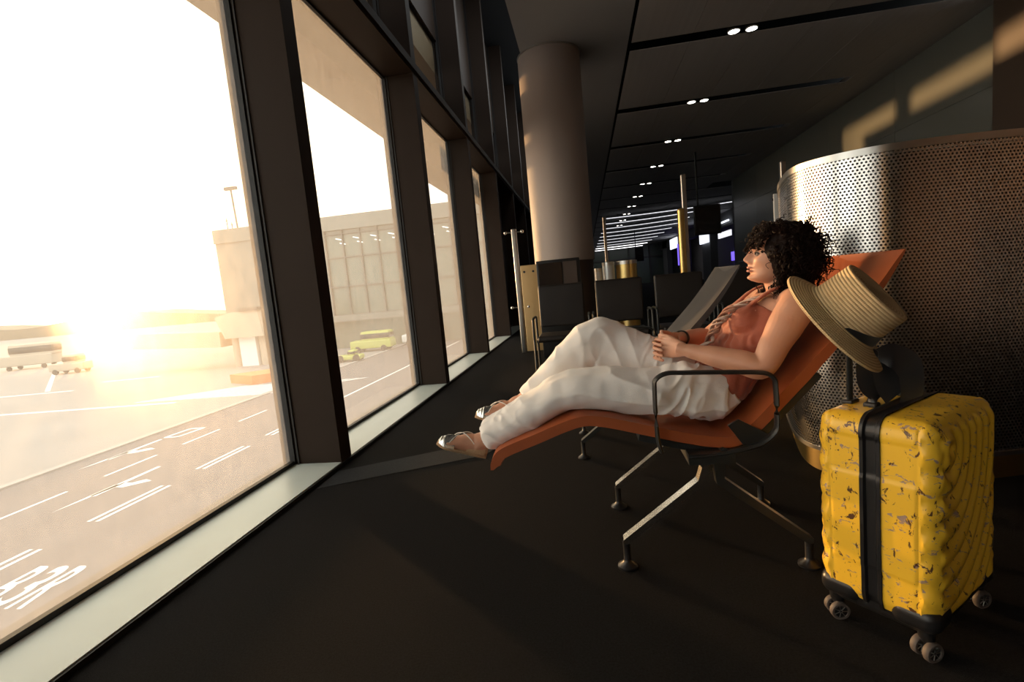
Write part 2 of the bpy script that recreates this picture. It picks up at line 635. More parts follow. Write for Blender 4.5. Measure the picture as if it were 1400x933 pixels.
def tag(o, label=None, cat=None, group=None, kind=None):
    if label:
        o['label'] = label
    if cat:
        o['category'] = cat
    if group:
        o['group'] = group
    if kind:
        o['kind'] = kind
    return o


def thing(name, loc, label, cat, group=None, kind=None):
    o = bpy.data.objects.new(name, None)
    COL.objects.link(o)
    o.location = loc
    o.empty_display_size = 0.1
    return tag(o, label, cat, group, kind)


def copy_tree(o, parent=None):
    c = o.copy()
    COL.objects.link(c)
    if parent is not None:
        c.parent = parent
    for ch in list(o.children):
        copy_tree(ch, c)
    return c


def remesh(mb, voxel, it=4, fac=0.5, post=None):
    """union of overlapping closed shells as one continuous surface; returns an MB"""
    me = mb.mesh('tmp', [M_skin], False)
    o = bpy.data.objects.new('tmp', me)
    COL.objects.link(o)
    md = o.modifiers.new('r', 'REMESH')
    md.mode = 'VOXEL'
    md.voxel_size = voxel
    md.adaptivity = 0
    if it:
        sm = o.modifiers.new('s', 'SMOOTH')
        sm.factor = fac
        sm.iterations = it
    dg = bpy.context.evaluated_depsgraph_get()
    ev = o.evaluated_get(dg)
    m2 = ev.to_mesh()
    r = MB()
    r.v = [v.co.copy() for v in m2.vertices]
    r.f = [tuple(p.vertices) for p in m2.polygons]
    r.mi = [0] * len(r.f)
    nrm = [v.normal.copy() for v in m2.vertices]
    ev.to_mesh_clear()
    bpy.data.objects.remove(o)
    bpy.data.meshes.remove(me)
    if post:
        r.v = [p + n * post(p, n) for p, n in zip(r.v, nrm)]
    return r


def struct(name, mb, m, parent=None, label=None, cat=None, smooth_=True):
    o = mb.build(name, m, parent, smooth_)
    if parent is None:
        tag(o, label, cat, kind='structure')
    return o


# ================================================================== the hall
YB, YF = -16.0, 92.0
GX, RX = -2.0, -1.65         # glass plane, room edge of the mullions
CH = 4.5                     # ceiling height

fl = MB()
fl.box((RX, YB, -0.12), (6.4, YF, 0))
fl.box((6.4, 22, -0.12), (12.2, YF, 0))
struct('floor', fl, M_carpet, label='dark charcoal carpet floor of the waiting hall', cat='floor', smooth_=False)
tag(MB().prism([(-1.62, 2.57), (-0.72, 3.02), (-0.62, 3.25), (-0.80, 3.30), (-1.15, 3.10), (-1.62, 2.84)], 0.0005, 0.003, 'z').build('floor_light_patch', M_lightpatch, None, False),  # patch of light laid on the floor as a thin paler sheet
    'window light painted as a light patch running from the window sill under the feet', 'light patch', kind='structure')

# ceiling: plaster band, dark slots between panel fields
cl = MB()
cl.box((-0.70, YB, CH), (0.90, YF, CH + 0.75), 1)
cl.box((5.45, YB, CH), (6.4, 22, CH + 0.1), 0)
cl.box((9.0, 22, CH), (12.2, YF, CH + 0.1), 0)
y = YB
slots = [8.3 + 3.0 * k for k in range(-8, 28)]
prev = YB
for ys in slots + [YF]:
    a, b = prev, (ys - 0.15 if ys != YF else YF)
    xr = 5.45 if a < 21 else 9.0
    if b > a:
        nx = int(round((xr - 0.95) / 0.9))
        for i in range(nx):
            x0 = 0.95 + (xr - 0.95) * i / nx
            cl.box((x0 + 0.004, a, CH), (x0 + (xr - 0.95) / nx - 0.004, b, CH + 0.012), 0)
    prev = ys + 0.15
cl.box((-0.7, YB, CH + 0.35), (12.2, YF, CH + 0.5), 2)
cl.box((-2.2, YB, 7.0), (-0.5, YF, 7.2), 2)
struct('ceiling', cl, [M_ceil, M_plaster, M_black], label='dark panelled ceiling with black slots over the hall', cat='ceiling', smooth_=False)

# facade: one window per bay
YM = [3.08 + 2.51 * k for k in range(-8, 7)]      # far edge of each mullion
for k, ym in enumerate(YM):
    w = thing('window_%d' % (k + 1), (GX, ym, 0), 'tall glazed bay number %d of the window wall counted from behind the camera' % (k + 1), 'window', kind='structure')
    m = MB().box((GX - 0.06, ym - 0.14, 0.0), (RX, ym, 7.0))
    m.build('mullion', M_mull, w, False)
    g = MB()
    for yy in (ym - 0.155, ym):
        g.box((GX + 0.0, yy, 0.0), (GX + 0.035, yy + 0.015, 7.0))
        g.box((GX + 0.05, yy + 0.004, 0.0), (GX + 0.06, yy + 0.011, 7.0))
    g.box((GX, ym, 0.0), (GX + 0.03, ym + 2.37, 0.05))
    g.box((GX, ym, 3.40), (GX + 0.03, ym + 2.37, 3.43))
    g.build('gasket', M_gasket, w, False)
    MB().box((GX - 0.04, ym, 3.42), (RX + 0.0, ym + 2.37, 3.57)).build('transom', M_mull, w, False)
    MB().box((GX + 0.03, ym, 0.0), (RX, ym + 2.37, 0.025)).build('sill', M_sill, w, False)
    if ym < 10:
        MB().box((GX - 0.012, ym, 0.03), (GX - 0.008, ym + 2.37, 3.42)).build('outer_pane', M_glass, w, False)
        MB().add([(GX, ym, 0.03), (GX, ym + 2.37, 0.03), (GX, ym + 2.37, 3.42), (GX, ym, 3.42)], [(0, 1, 2, 3)]).build('pane', M_dusty, w, False, fix=False)
    else:
        MB().box((GX - 0.03, ym, 0.0), (GX, ym + 2.37, 3.42)).build('spandrel_panel', M_mull, w, False)
    MB().box((GX - 0.02, ym, 3.57), (GX - 0.01, ym + 2.37, 4.9)).build('upper_pane', M_glass, w, False)
    MB().box((GX - 0.05, ym, 4.9), (GX + 0.02, ym + 2.37, 7.0)).build('upper_spandrel', M_mull, w, False)
struct('trim_2', MB().box((RX, YB, 3.46), (RX + 0.02, 18.2, 3.54)), M_mull, label='thin dark rail across the faces of the window posts', cat='rail', smooth_=False)
struct('trim_3', MB().box((RX - 0.01, YB, 0.0), (RX + 0.012, 18.2, 0.02)), M_gasket, label='black edge strip between pale sill and carpet', cat='edge strip', smooth_=False)
struct('wall_left', MB().box((GX - 0.1, 20.5, 0), (GX, YF, 7.0)), M_darkwall, label='dark solid wall beyond the window bays', cat='wall', smooth_=False)
lv = MB()  # blades added to band the column's sunlight and shrink wall sun patches
for z0, z1 in ((2.93, 3.28), (3.60, 4.03), (4.26, 4.42)):
    lv.box((GX - 0.5, 8.0 if z0 != 3.60 else YB, z0), (GX - 0.46, 10.75 if z0 != 3.60 else 20, z1))
struct('sun_blocker_blades', lv, M_soffit, label='added tan sunshade blades outside the upper window panes', cat='sunblocker', smooth_=False)
struct('trim_5', MB().box((-4.0, YB, 4.43), (GX - 0.05, 22, 4.95)), M_soffit, label='tan roof overhang outside the top of the windows', cat='overhang', smooth_=False)

# right side
wr = MB()
for i in range(5):
    y0 = 8.5 + i * 2.7
    for z0, z1 in ((0, 1.2), (1.206, 3.35), (3.356, CH)):
        wr.box((6.2, y0 + 0.004, z0), (6.35, y0 + 2.696, z1))
struct('wall_right', wr, M_wallg, label='grey green panelled wall on the right', cat='wall', smooth_=False)
struct('wall_right_near', MB().box((5.95, YB, 0), (6.35, 8.45, CH)), M_wallb, label='brown wall end at the right edge above the metal screen', cat='wall', smooth_=False)
struct('wall_back', MB().box((GX, YB - 0.2, 0), (0.3, YB, 7.0), 1).box((0.3, YB - 0.2, 0), (6.4, YB, 7.0)), [M_black, M_reflector], label='dark wall behind the camera with an added cream reflector panel by the windows', cat='wall', smooth_=False)
struct('wall_front', MB().box((GX, YF, 0), (12.2, YF + 0.2, 7.0)), M_darkwall, label='dark far end wall of the hall', cat='wall', smooth_=False)
sw = MB()
sw.box((6.2, 22.0, 0), (12.2, 22.2, CH))
for y0, y1 in ((22.2, 31), (38, 40.5), (47, 50), (57, 60), (68, 92)):
    sw.box((9.0, y0, 0), (9.5, y1, CH))
sw.box((9.0, 22.2, 3.7), (9.5, 92, CH))
sw.box((12.0, 22.2, 0), (12.2, 92, CH), 1)
struct('wall_shops', sw, [M_darkwall, M_shop], label='dim row of shop fronts on the right in the distance', cat='wall', smooth_=False)

# column
cm = MB()
prof = [(0.475, 1.36), (0.475, 1.40), (0.475, CH - 0.03), (0.455, CH)]
cm.lathe(prof, 64, Matrix.Translation((-0.30, 8.15, 0)))
cb = MB().lathe([(0.45, 0), (0.45, 1.365)], 48, Matrix.Translation((-0.30, 8.15, 0)))
ct = thing('column', (-0.30, 8.15, 0), 'thick round painted column rising to the ceiling beside the windows', 'column', kind='structure')
cm.build('shaft', M_column, ct)
cb.build('base_wrap', M_wallb, ct)
MB().lathe([(0.47, CH - 0.02), (0.482, CH - 0.02), (0.482, CH), (0.47, CH)], 64, Matrix.Translation((-0.30, 8.15, 0))).build('top_ring', M_steel, ct)

# downlights in the slots
names = ['nearest', 'second', 'third', 'fourth', 'fifth', 'sixth', 'seventh', 'eighth', 'ninth', 'tenth']
proto = None
for k in range(10):
    ys = 8.3 + 3.0 * k
    for s_, x in (('left', 2.45), ('right', 2.70)):
        if proto is None:
            proto = thing('ceiling_downlight', (x, ys, CH + 0.02), '', 'ceiling light', 'paired downlights in the ceiling slots')
            MB().lathe([(0.077, 0.012), (0.09, 0.012), (0.09, 0.0), (0.077, -0.003)], 24, Matrix.Translation((x, ys, CH - 0.012))).build('trim_ring', M_white, proto)
            MB().lathe([(0.0, 0.0), (0.076, 0.0), (0.076, 0.006), (0, 0.006)], 24, Matrix.Translation((x, ys, CH - 0.012))).build('lens', M_lamp, proto)
            MB().lathe([(0.085, 0.0), (0.085, 0.33), (0.0, 0.33)], 16, Matrix.Translation((x, ys, CH))).build('housing', M_black, proto)
            o = proto
        else:
            o = copy_tree(proto)
            o.location = (x, ys, CH + 0.02)
        o['label'] = '%s round white downlight of the pair in the %s ceiling slot' % (s_, names[k])

# ================================================================== outside
ZG = -5.0
struct('floor_outside', MB().box((-700, -40, ZG - 0.5), (-24.0, 500, ZG + 0.0)), M_apron, label='pale concrete apron outside beyond the kerb', cat='ground', smooth_=False)
struct('road', MB().box((-24.0, -40, ZG - 0.5), (-2.2, 500, ZG - 0.02)), M_road, label='asphalt service road below the windows', cat='road', smooth_=False)
struct('kerb', MB().box((-23.75, -40, ZG - 0.1), (-23.3, 75, ZG + 0.06)), M_kerb, label='pale kerb along the far side of the road', cat='kerb', smooth_=False)
struct('wall_below', MB().box((-2.2, YB, ZG), (-1.9, 22, -0.02)), M_darkwall, label='terminal wall below the window sill', cat='wall', smooth_=False)
ZP = ZG - 0.015
W_ = 0.13


def road_mark(x0, y0, x1, y1, label, group, w=W_):
    o = MB().box((min(x0, x1) - w / 2, y0, ZP - 0.004), (max(x0, x1) + w / 2, y1, ZP)).build('road_dash', M_paint, None, False)
    return tag(o, label, 'road marking', group)


ordn = ['first', 'second', 'third', 'fourth', 'fifth', 'sixth', 'seventh', 'eighth', 'ninth', 'tenth']
for i in range(8):
    y0 = 10.2 + (i - 1) * 5.06
    road_mark(-12.1, y0, -12.1, y0 + 2.6, 'single white dash of the lane line nearest the building, %s from the left' % ordn[i], 'dashes of the near lane line')
for i in range(4):
    y0 = 12.85 + (i - 1) * 4.45
    for dx, wd in ((-0.16, 'outer'), (0.16, 'inner')):
        road_mark(-15.8 + dx, y0, -15.8 + dx, y0 + 2.8, '%s white stripe of the double dash in mid road, %s pair from left' % (wd, ordn[i]), 'double dashes of the middle lane line')
for i in range(4):
    y0 = 12.9 + (i - 0) * 4.0
    road_mark(-19.8, y0, -19.8, y0 + 2.5, 'thin white dash of the lane line by the kerb side, %s from the left' % ordn[i], 'dashes of the far lane line')
road_mark(-16.0, 28.5, -16.0, 60, 'long solid white line along the road seen through the second window', 'solid road lines', 0.18)
road_mark(-11.4, 30.5, -11.4, 33, 'short white dash close under the second window', 'dashes of the near lane line')


def arrow(x, y0, L, label):
    mb = MB()
    z0, z1 = ZP - 0.004, ZP
    mb.prism([(x - .12, y0), (x + .12, y0 + L * .55), (x - .16, y0 + L * .55)][::1], z0, z1, 'z')
    mb.prism([(x - .10, y0 + L * .3), (x + .14, y0 + L * .3), (x + .05, y0 + L), (x - .12, y0 + L)], z0, z1, 'z')
    mb.prism([(x, y0 + L * .50), (x + 0.45, y0 + L * .48), (x + 1.15, y0 + L * .62), (x + .75, y0 + L * .66), (x + .42, y0 + L * .58), (x, y0 + L * .60)], z0, z1, 'z')
    return tag(mb.build('road_arrow', M_paint, None, False), label, 'road marking', 'lane arrows')


arrow(-18.1, 13.6, 4.2, 'white straight and turn lane arrow in the middle lane of the road')
arrow(-22.0, 17.8, 4.2, 'white lane arrow beside the kerb in the far lane')
arrow(-26.9, 24.0, 3.2, 'white arrow painted on the apron just beyond the kerb')
dm = MB()
for a in range(4):
    P4 = [(-22.1, 22.3), (-21.35, 22.35), (-21.15, 23.9), (-21.95, 23.85)]
    p, q = V((*P4[a], 0)), V((*P4[(a + 1) % 4], 0))
    dm.tube([p + V((0, 0, ZP)), q + V((0, 0, ZP))], (0.09, 0.004), 6)
tag(dm.build('road_diamond', M_paint, None, False), 'white outlined box painted in the far lane ahead of the arrow', 'road marking')
for ch, x, wd in (('B', -14.55, 'first'), ('3', -13.95, 'middle'), ('R', -13.35, 'last')):
    cu = bpy.data.curves.new('glyph', 'FONT')
    cu.body = ch
    cu.size = 1.0
    cu.offset = 0.012
    to = bpy.data.objects.new('glyph', cu)
    COL.objects.link(to)
    dg = bpy.context.evaluated_depsgraph_get()
    me = bpy.data.meshes.new_from_object(to.evaluated_get(dg))
    bpy.data.objects.remove(to)
    xs = [v.co.x for v in me.vertices]
    ys_ = [v.co.y for v in me.vertices]
    for v in me.vertices:
        v.co.x = (v.co.x - min(xs)) / (max(xs) - min(xs)) * 0.46
        v.co.y = (v.co.y - min(ys_)) / (max(ys_) - min(ys_)) * 1.72
    me.materials.clear()
    me.materials.append(M_paint)
    o = bpy.data.objects.new('road_letter', me)
    COL.objects.link(o)
    o.location = (x, 8.62, ZP + 0.002)
    tag(o, 'white stretched road character %s, %s of the three by the pale sill' % (ch, wd), 'road marking', 'painted gate code')
hz = MB()
for i in range(15):
    x0 = -34.5 + i * 0.75
    hz.prism([(x0, 32.6), (x0 + 0.35, 32.6), (x0 + 6.5, 37.0), (x0 + 6.15, 37.0)], ZG + 0.001, ZG + 0.006, 'z')
tag(hz.build('hatched_marking', M_paint, None, False), 'white hatched area painted on the apron past the kerb', 'road marking')
for i, (p, q, lb) in enumerate((((-60, 30.7), (-30, 31.6), 'long thin white line across the apron nearest the kerb'),
                                ((-75, 38.0), (-50, 41.2), 'thin white line across the apron behind the first'),
                                ((-54, 42.0), (-73, 58.0), 'white diagonal line joining the apron lines'),
                                ((-52, 46), (-46, 47.2), 'short bright dash on the apron under the sun'))):
    o = MB().tube([(*p, ZG + 0.003), (*q, ZG + 0.003)], (0.2, 0.004), 6).build('apron_line', M_paint, None, False)
    tag(o, lb, 'ground marking', 'apron lines')

# terminal building opposite
bt = thing('terminal_building', (-20, 62, ZG), 'long pale terminal building with a gridded glass front across the apron', 'building')
MB().box((-48.5, 62.3, ZG), (45, 90, 12.0)).build('body', M_bldglass, bt, False)
MB().box((-48.7, 61.7, 10.4), (45.2, 90.2, 12.2)).build('parapet', M_bld, bt, False)
MB().box((-48.6, 61.9, -0.6), (-33.0, 70, 10.4)).build('end_wall', M_bld, bt, False)
fr = MB()
for i in range(32):
    x = -33 + i * 2.4
    fr.box((x - 0.09, 62.0, -0.6), (x + 0.09, 62.35, 10.4))
for z in (-0.6, 3.1, 6.9, 9.9):
    fr.box((-33, 62.05, z - 0.08), (45, 62.35, z + 0.08))
fr.build('curtain_wall_grid', M_bldframe, bt, False)
MB().box((-48, 61.2, -1.4), (45, 62.4, -0.6)).build('canopy', M_bld, bt, False)
for i in range(8):
    for z, xo in ((9.3, 0.4), (8.7, 0.9)):
        MB().box((-32 + i * 2.4 + xo, 62.22, z), (-31.2 + i * 2.4 + xo, 62.27, z + 0.12), rot=Matrix.Rotation(0.25, 3, 'Y'), pivot=(-32 + i * 2.4 + xo, 62.2, z)).build('ceiling_light', M_led, bt, False)
ms = thing('floodlight_mast', (-46.5, 64, 12.21), 'slim floodlight mast standing on the terminal roof', 'mast')
MB().tube([(-46.5, 64, 12.22), (-46.7, 64, 18.0)], 0.12, 8).build('pole', M_bldframe, ms)
MB().box((-47.6, 63.8, 17.7), (-45.8, 64.2, 18.1)).build('lamp_bar', M_bldframe, ms, False)
for x, z, lb in ((-48.0, 14.0, 'short aerial on the terminal roof left of the mast'), (-47.3, 13.4, 'smallest aerial on the terminal roof beside the mast'), (-44.0, 13.6, 'short aerial on the terminal roof right of the mast')):
    tag(MB().tube([(x, 64, 12.2), (x, 64, z)], 0.07, 6).tube([(x - .25, 64, z - .3), (x + .25, 64, z - .3)], 0.04, 6).build('roof_aerial', M_bldframe, None), lb, 'aerial', 'roof aerials')

jb = thing('jet_bridge', (-38, 50, ZG), 'beige passenger boarding bridge on legs in front of the terminal', 'boarding bridge')
MB().box((-52, 50, -2.6), (-40.5, 52.2, -0.9), rot=Matrix.Rotation(math.radians(3), 3, 'Y'), pivot=(-41, 50, -1.5)).build('tunnel', M_jet, jb, False)
MB().prism([(-39.5, -1.7), (-40.4, 0.7), (-38.6, 1.1), (-35.2, 1.1), (-34.8, -1.7)], 49.5, 53, 'y').build('cab', M_jet, jb, False)
MB().box((-37.2, 49.3, 1.1), (-35.0, 53.2, 1.5)).build('roof_plate', M_bldframe, jb, False)
for x in (-39.3, -36.0):
    MB().tube([(x, 51, ZG), (x, 51, -1.6)], 0.45, 12).build('leg', M_jet, jb)
MB().box((-38.6, 50.5, ZG), (-36.6, 52.0, -1.7)).build('stair_tower', M_white, jb, False)
bs = MB().prism([(-31.2, 39.0), (-27.8, 37.2), (-23.0, 41.0), (-26.0, 43.0)], ZG, ZG + 0.75, 'z')
tag(bs.build('barrier_block', M_orange, None, False), 'low orange kerbed island on the apron near the kerb', 'barrier')


def vehicle(name, loc, L, Wd, Hh, rz, body, label, cat, cabfrac=0.35):
    t = thing(name, loc, label, cat)
    Mx = Matrix.Translation(loc) @ Matrix.Rotation(rz, 4, 'Z')
    def bx(c, h, r, n, m):
        mb = MB().rbox((0, 0, 0), h, r)
        mb.v = [Mx @ (p + V(c)) for p in mb.v]
        return mb.build(n, m, t)
    bx((0, 0, Hh * .36), (L / 2, Wd / 2, Hh * .2), .15, 'body', body)
    bx((L * .12, 0, Hh * .75), (L * cabfrac, Wd * .45, Hh * .24), .2, 'cabin', body)
    bx((L * .12, 0, Hh * .76), (L * cabfrac * 1.01, Wd * .46, Hh * .13), .08, 'window_band', M_dglass)
    for sx in (-1, 1):
        for sy in (-1, 1):
            mb = MB().lathe([(0, -.12), (.36, -.12), (.36, .12), (0, .12)], 18, Mx @ Matrix.Translation((sx * L * .32, sy * Wd * .45, .36)) @ Matrix.Rotation(PI / 2, 4, 'X'))
            mb.build('wheel', M_blk, t)
    return t


vehicle('service_van', (-25.6, 56.5, ZG), 5.0, 2.0, 2.4, 0.05, M_van, 'yellow green service van parked below the terminal glass front', 'van')
vehicle('service_van', (-20.8, 60.5, ZG), 4.8, 2.0, 2.4, 0.1, M_white, 'white van parked right of the yellow green van', 'van', 0.42)
vehicle('baggage_tractor', (-24.4, 48, ZG), 2.6, 1.3, 1.2, 0.1, M_van, 'small yellow tractor parked nearest the road behind the second window', 'tractor', 0.15)
vehicle('baggage_tractor', (-70.0, 58, ZG), 4.5, 1.9, 2.6, 0.2, M_jet, 'tan apron tractor silhouetted left of the sun', 'tractor', 0.2)
vehicle('tanker_truck', (-92.0, 70, ZG), 8.0, 2.5, 4.2, 0.3, M_jet, 'tan hazy truck at the left edge of the apron', 'truck', 0.4)
hb = MB()
pts = []
for i in range(80):
    x = -900 + i * 10
    pts.append((x, 4 + 9 * noise.noise(V((x * .008, 3.1, 0))) + 6 * max(0, min(1, (-x - 300) / 300))))
hb.prism([(-900, ZG)] + pts + [(-110, ZG)], 420, 470, 'y')
hb2 = MB().box((-720, 60, ZG), (-700, 430, 12))
struct('hill_ridge', hb, M_hill, label='low hazy ridge on the horizon left of the sun', cat='hill')
struct('hill_ridge_side', hb2, M_hill, label='low far ridge closing the horizon at the left', cat='hill')

# ================================================================== curved perforated screen
dpl = [(1.30, 3.62), (1.17, 3.25), (1.08, 2.93), (1.045, 2.76), (1.045, 2.64), (1.078, 2.555), (1.145, 2.482), (1.25, 2.418), (1.35, 2.392),
       (1.50, 2.385), (1.68, 2.40), (1.92, 2.45), (2.3, 2.60), (2.6, 2.85), (2.75, 3.2), (2.6, 3.6), (2.2, 3.85), (1.7, 3.85)]
dp = [(p.x, p.y) for p in cr(dpl, 8)]


def offs(pl, d):
    o = []
    for i, p in enumerate(pl):
        a, b = pl[max(i - 1, 0)], pl[min(i + 1, len(pl) - 1)]
        t = V((b[0] - a[0], b[1] - a[1])).normalized()
        o.append((p[0] - t.y * d, p[1] + t.x * d))
    return o


def wall_strip(mb, pl, z0, z1, d, uv=False):
    """a bent wall of thickness d following the plan line"""
    q = offs(pl, d)
    vs, fs, uvs = [], [], []
    ln = 0
    n = len(pl)
    for i, p in enumerate(pl):
        if i:
            ln += math.hypot(p[0] - pl[i - 1][0], p[1] - pl[i - 1][1])
        vs += [(p[0], p[1], z0), (p[0], p[1], z1)]
        uvs += [(ln, z0), (ln, z1)]
    if uv:
        for i in range(n - 1):
            fs.append((2 * i, 2 * i + 2, 2 * i + 3, 2 * i + 1))
        return mb.add(vs, fs, 0, uvs)
    for p in q:
        vs += [(p[0], p[1], z0), (p[0], p[1], z1)]
    for i in range(n - 1):
        a, b = 2 * i, 2 * i + 2
        c, d_ = 2 * n + 2 * i, 2 * n + 2 * i + 2
        fs += [(a, b, b + 1, a + 1), (c, c + 1, d_ + 1, d_), (a + 1, b + 1, d_ + 1, c + 1), (a, c, d_, b)]
    fs += [(0, 1, 2 * n + 1, 2 * n), (2 * n - 2, 4 * n - 2, 4 * n - 1, 2 * n - 1)]
    return mb.add(vs, fs)


dr = thing('perforated_screen', (1.5, 2.9, 0), 'curved perforated steel screen wall behind the recliner and the yellow suitcase', 'screen')
wall_strip(MB(), dp, 0.13, 1.475, 0.0, True).build('perforated_sheet', M_perf, dr)
wall_strip(MB(), offs(dp, -0.004), 1.47, 1.5, -0.03 if False else 0.04).build('top_rail', M_steel, dr)
wall_strip(MB(), offs(dp, -0.003), 0.115, 0.135, 0.03).build('bottom_rail', M_steel, dr)
wall_strip(MB(), offs(dp, 0.03), 0.0, 0.115, 0.02).build('kick_plate', M_bing, dr)
wall_strip(MB(), offs(dp, 0.09), 0.1, 1.47, 0.02).build('inner_liner', M_black, dr)

# ================================================================== recliner
Y0, Y1 = 1.75, 2.27


def recliner(dy, m_pad, label, m_leg, short=1.0):
    t = thing('recliner_chair', (0.35, 1.75 + dy, 0), label, 'recliner')
    top = [(-0.402, 0.385), (-0.398, 0.415), (-0.375, 0.452), (-0.33, 0.478), (-0.22, 0.518), (-0.12, 0.556), (-0.04, 0.575), (0.04, 0.566), (0.16, 0.535),
           (0.30, 0.498), (0.40, 0.478), (0.462, 0.478), (0.515, 0.515), (0.59, 0.592), (0.70, 0.708), (0.82, 0.835), (0.91, 0.945), (0.965, 1.022), (0.99, 1.056)]
    top = [(x * short if x < 0 else x, z) for x, z in top]
    tp = [(p.x, p.y) for p in cr(top, 5)]
    bot = offs(tp, -0.045)
    n = len(tp)
    # thickness tapers at both ends
    poly = []
    mb = MB()
    ny = 9
    vs, fs = [], []
    for j in range(ny + 1):
        u = j / ny
        yy = Y0 + dy + (Y1 - Y0) * u
        e = min(u, 1 - u) * ny
        inset = 0.008 if e < 0.5 else 0.0
        for side, pl in ((0, tp), (1, bot)):
            for i in range(n):
                f = min(1.0, 0.25 + i / 6.0, 0.12 + (n - 1 - i) / 24.0)
                a, b = V(tp[i]), V(bot[i])
                mid = (a + b) / 2
                p = (a if side == 0 else a + (b - a) * f)
                p = p + (mid - p) * (inset * 22)
                sag = -0.012 * math.sin(PI * u) * (1 if i > 30 else 0)
                vs.append((p.x + (0.0 if side else -sag * 0.6), yy, p.y + (sag if side == 0 else 0)))
    def id_(j, side, i):
        return (j * 2 + side) * n + i
    for j in range(ny):
        for i in range(n - 1):
            fs.append((id_(j, 0, i), id_(j + 1, 0, i), id_(j + 1, 0, i + 1), id_(j, 0, i + 1)))
            fs.append((id_(j, 1, i), id_(j, 1, i + 1), id_(j + 1, 1, i + 1), id_(j + 1, 1, i)))
        for i in (0, n - 1):
            fs.append((id_(j, 0, i), id_(j, 1, i), id_(j + 1, 1, i), id_(j + 1, 0, i)))
    for j in (0, ny):
        for i in range(n - 1):
            fs.append((id_(j, 0, i), id_(j, 0, i + 1), id_(j, 1, i + 1), id_(j, 1, i)))
    mb.add(vs, fs).build('upholstered_seat', m_pad, t)
    # dark shell below the back and the seat
    sh = offs(tp, -0.046)[40:-20]
    sh2 = offs(tp, -0.068)[40:-20]
    MB().prism([tuple(p) for p in sh] + [tuple(p) for p in reversed(sh2)], Y0 + dy + 0.01, Y1 + dy - 0.01, 'y').build('back_shell', M_frame, t)
    MB().prism([(0.44, 0.515), (0.475, 0.535), (0.57, 0.478), (0.575, 0.455), (0.52, 0.435), (0.49, 0.44)], Y0 + dy - 0.012, Y0 + dy - 0.002, 'y').build('hinge_bracket', M_frame, t, False)
    MB().prism([(0.44, 0.515), (0.475, 0.535), (0.57, 0.478), (0.575, 0.455), (0.52, 0.435), (0.49, 0.44)], Y1 + dy + 0.002, Y1 + dy + 0.012, 'y').build('hinge_bracket', M_frame, t, False)
    for ya in (Y0 + dy - 0.035, Y1 + dy + 0.035):
        loop = [(0.215, 0.44), (0.203, 0.50), (0.203, 0.66), (0.21, 0.695), (0.245, 0.713), (0.30, 0.712), (0.45, 0.704), (0.55, 0.695), (0.582, 0.675), (0.588, 0.64), (0.588, 0.53),
                (0.58, 0.495), (0.545, 0.462), (0.50, 0.445), (0.42, 0.43), (0.30, 0.42)]
        pts = [(p.x, ya, p.y) for p in cr([(a, b) for a, b in loop], 4)]
        MB().tube(pts, (0.018, 0.0075), 10, (0, 0, 1)).tube([(0.42, ya, 0.43), (0.42, ya + (0.05 if ya < Y0 + dy else -0.05), 0.42)], 0.015, 8).build('armrest', M_frame, t)
    MB().box((0.30, Y0 + dy - 0.05, 0.395), (0.45, Y1 + dy + 0.05, 0.432)).build('cross_beam', M_frame, t, False)
    for ya in (Y0 + dy + 0.005, Y1 + dy - 0.03):
        MB().prism([(0.302, 0.425), (0.345, 0.43), (0.385, 0.405), (0.384, 0.372), (0.358, 0.308), (0.085, 0.098), (0.066, 0.098), (0.066, 0.112), (0.333, 0.325), (0.348, 0.372)], ya - 0.02, ya + 0.02, 'y').build('front_leg', m_leg, t, False)
        MB().prism([(0.385, 0.42), (0.43, 0.42), (0.42, 0.33), (0.70, 0.105), (0.70, 0.09), (0.68, 0.09), (0.395, 0.31)], ya - 0.02, ya + 0.02, 'y').build('rear_leg', M_frame, t, False)
        for x in (0.075, 0.69):
            MB().lathe([(0.0, 0.001), (0.036, 0.001), (0.036, 0.008), (0.016, 0.022), (0.013, 0.03), (0.013, 0.1), (0, 0.1)], 24, Matrix.Translation((x, ya, 0))).build('foot_glide', M_blk, t)
    return t


recliner(0.0, M_leather, 'orange leather recliner chair the woman is lying on beside the suitcase', M_chrome)
r2 = recliner(1.15, M_greyl, 'empty charcoal recliner chair behind the woman in white trousers', M_frame, 0.55)
r2.location.x -= 0.16

# ================================================================== the person
person = thing('person', (0.45, 2.0, 0.5), 'person with curly dark hair, rust camisole and white trousers lying on the orange recliner', 'person')
FW, UPH = V((-0.990, 0, 0.139)), V((0.139, 0, 0.990))
LT = V((0, -1, 0))
HO = V((0.690, 1.995, 0.972))


def hw(x, y, z):
    return HO + FW * x + LT * y + UPH * z


def interp(tab, z):
    for (a, va), (b, vb) in zip(tab, tab[1:]):
        if z <= b:
            t = (z - a) / (b - a) if b > a else 0
            t = max(0, min(1, t))
            return va + (vb - va) * t
    return tab[-1][1]


FRONT = [(0.0, .050), (.006, .074), (.014, .084), (.024, .084), (.034, .081), (.046, .083), (.060, .086), (.075, .088), (.090, .0885), (.105, .0875), (.118, .090), (.130, .0935), (.145, .093), (.165, .084), (.185, .066), (.200, .044), (.210, .022), (.215, .004)]
BACK = [(0.0, -.010), (.02, -.03), (.05, -.062), (.08, -.084), (.12, -.096), (.15, -.094), (.18, -.075), (.20, -.045), (.215, -.004)]
WID = [(0.0, .020), (.006, .032), (.015, .043), (.03, .053), (.05, .061), (.08, .069), (.105, .072), (.13, .074), (.16, .069), (.185, .054), (.20, .037), (.215, .004)]


def gs(x, m, s):
    return math.exp(-((x - m) / s) ** 2)


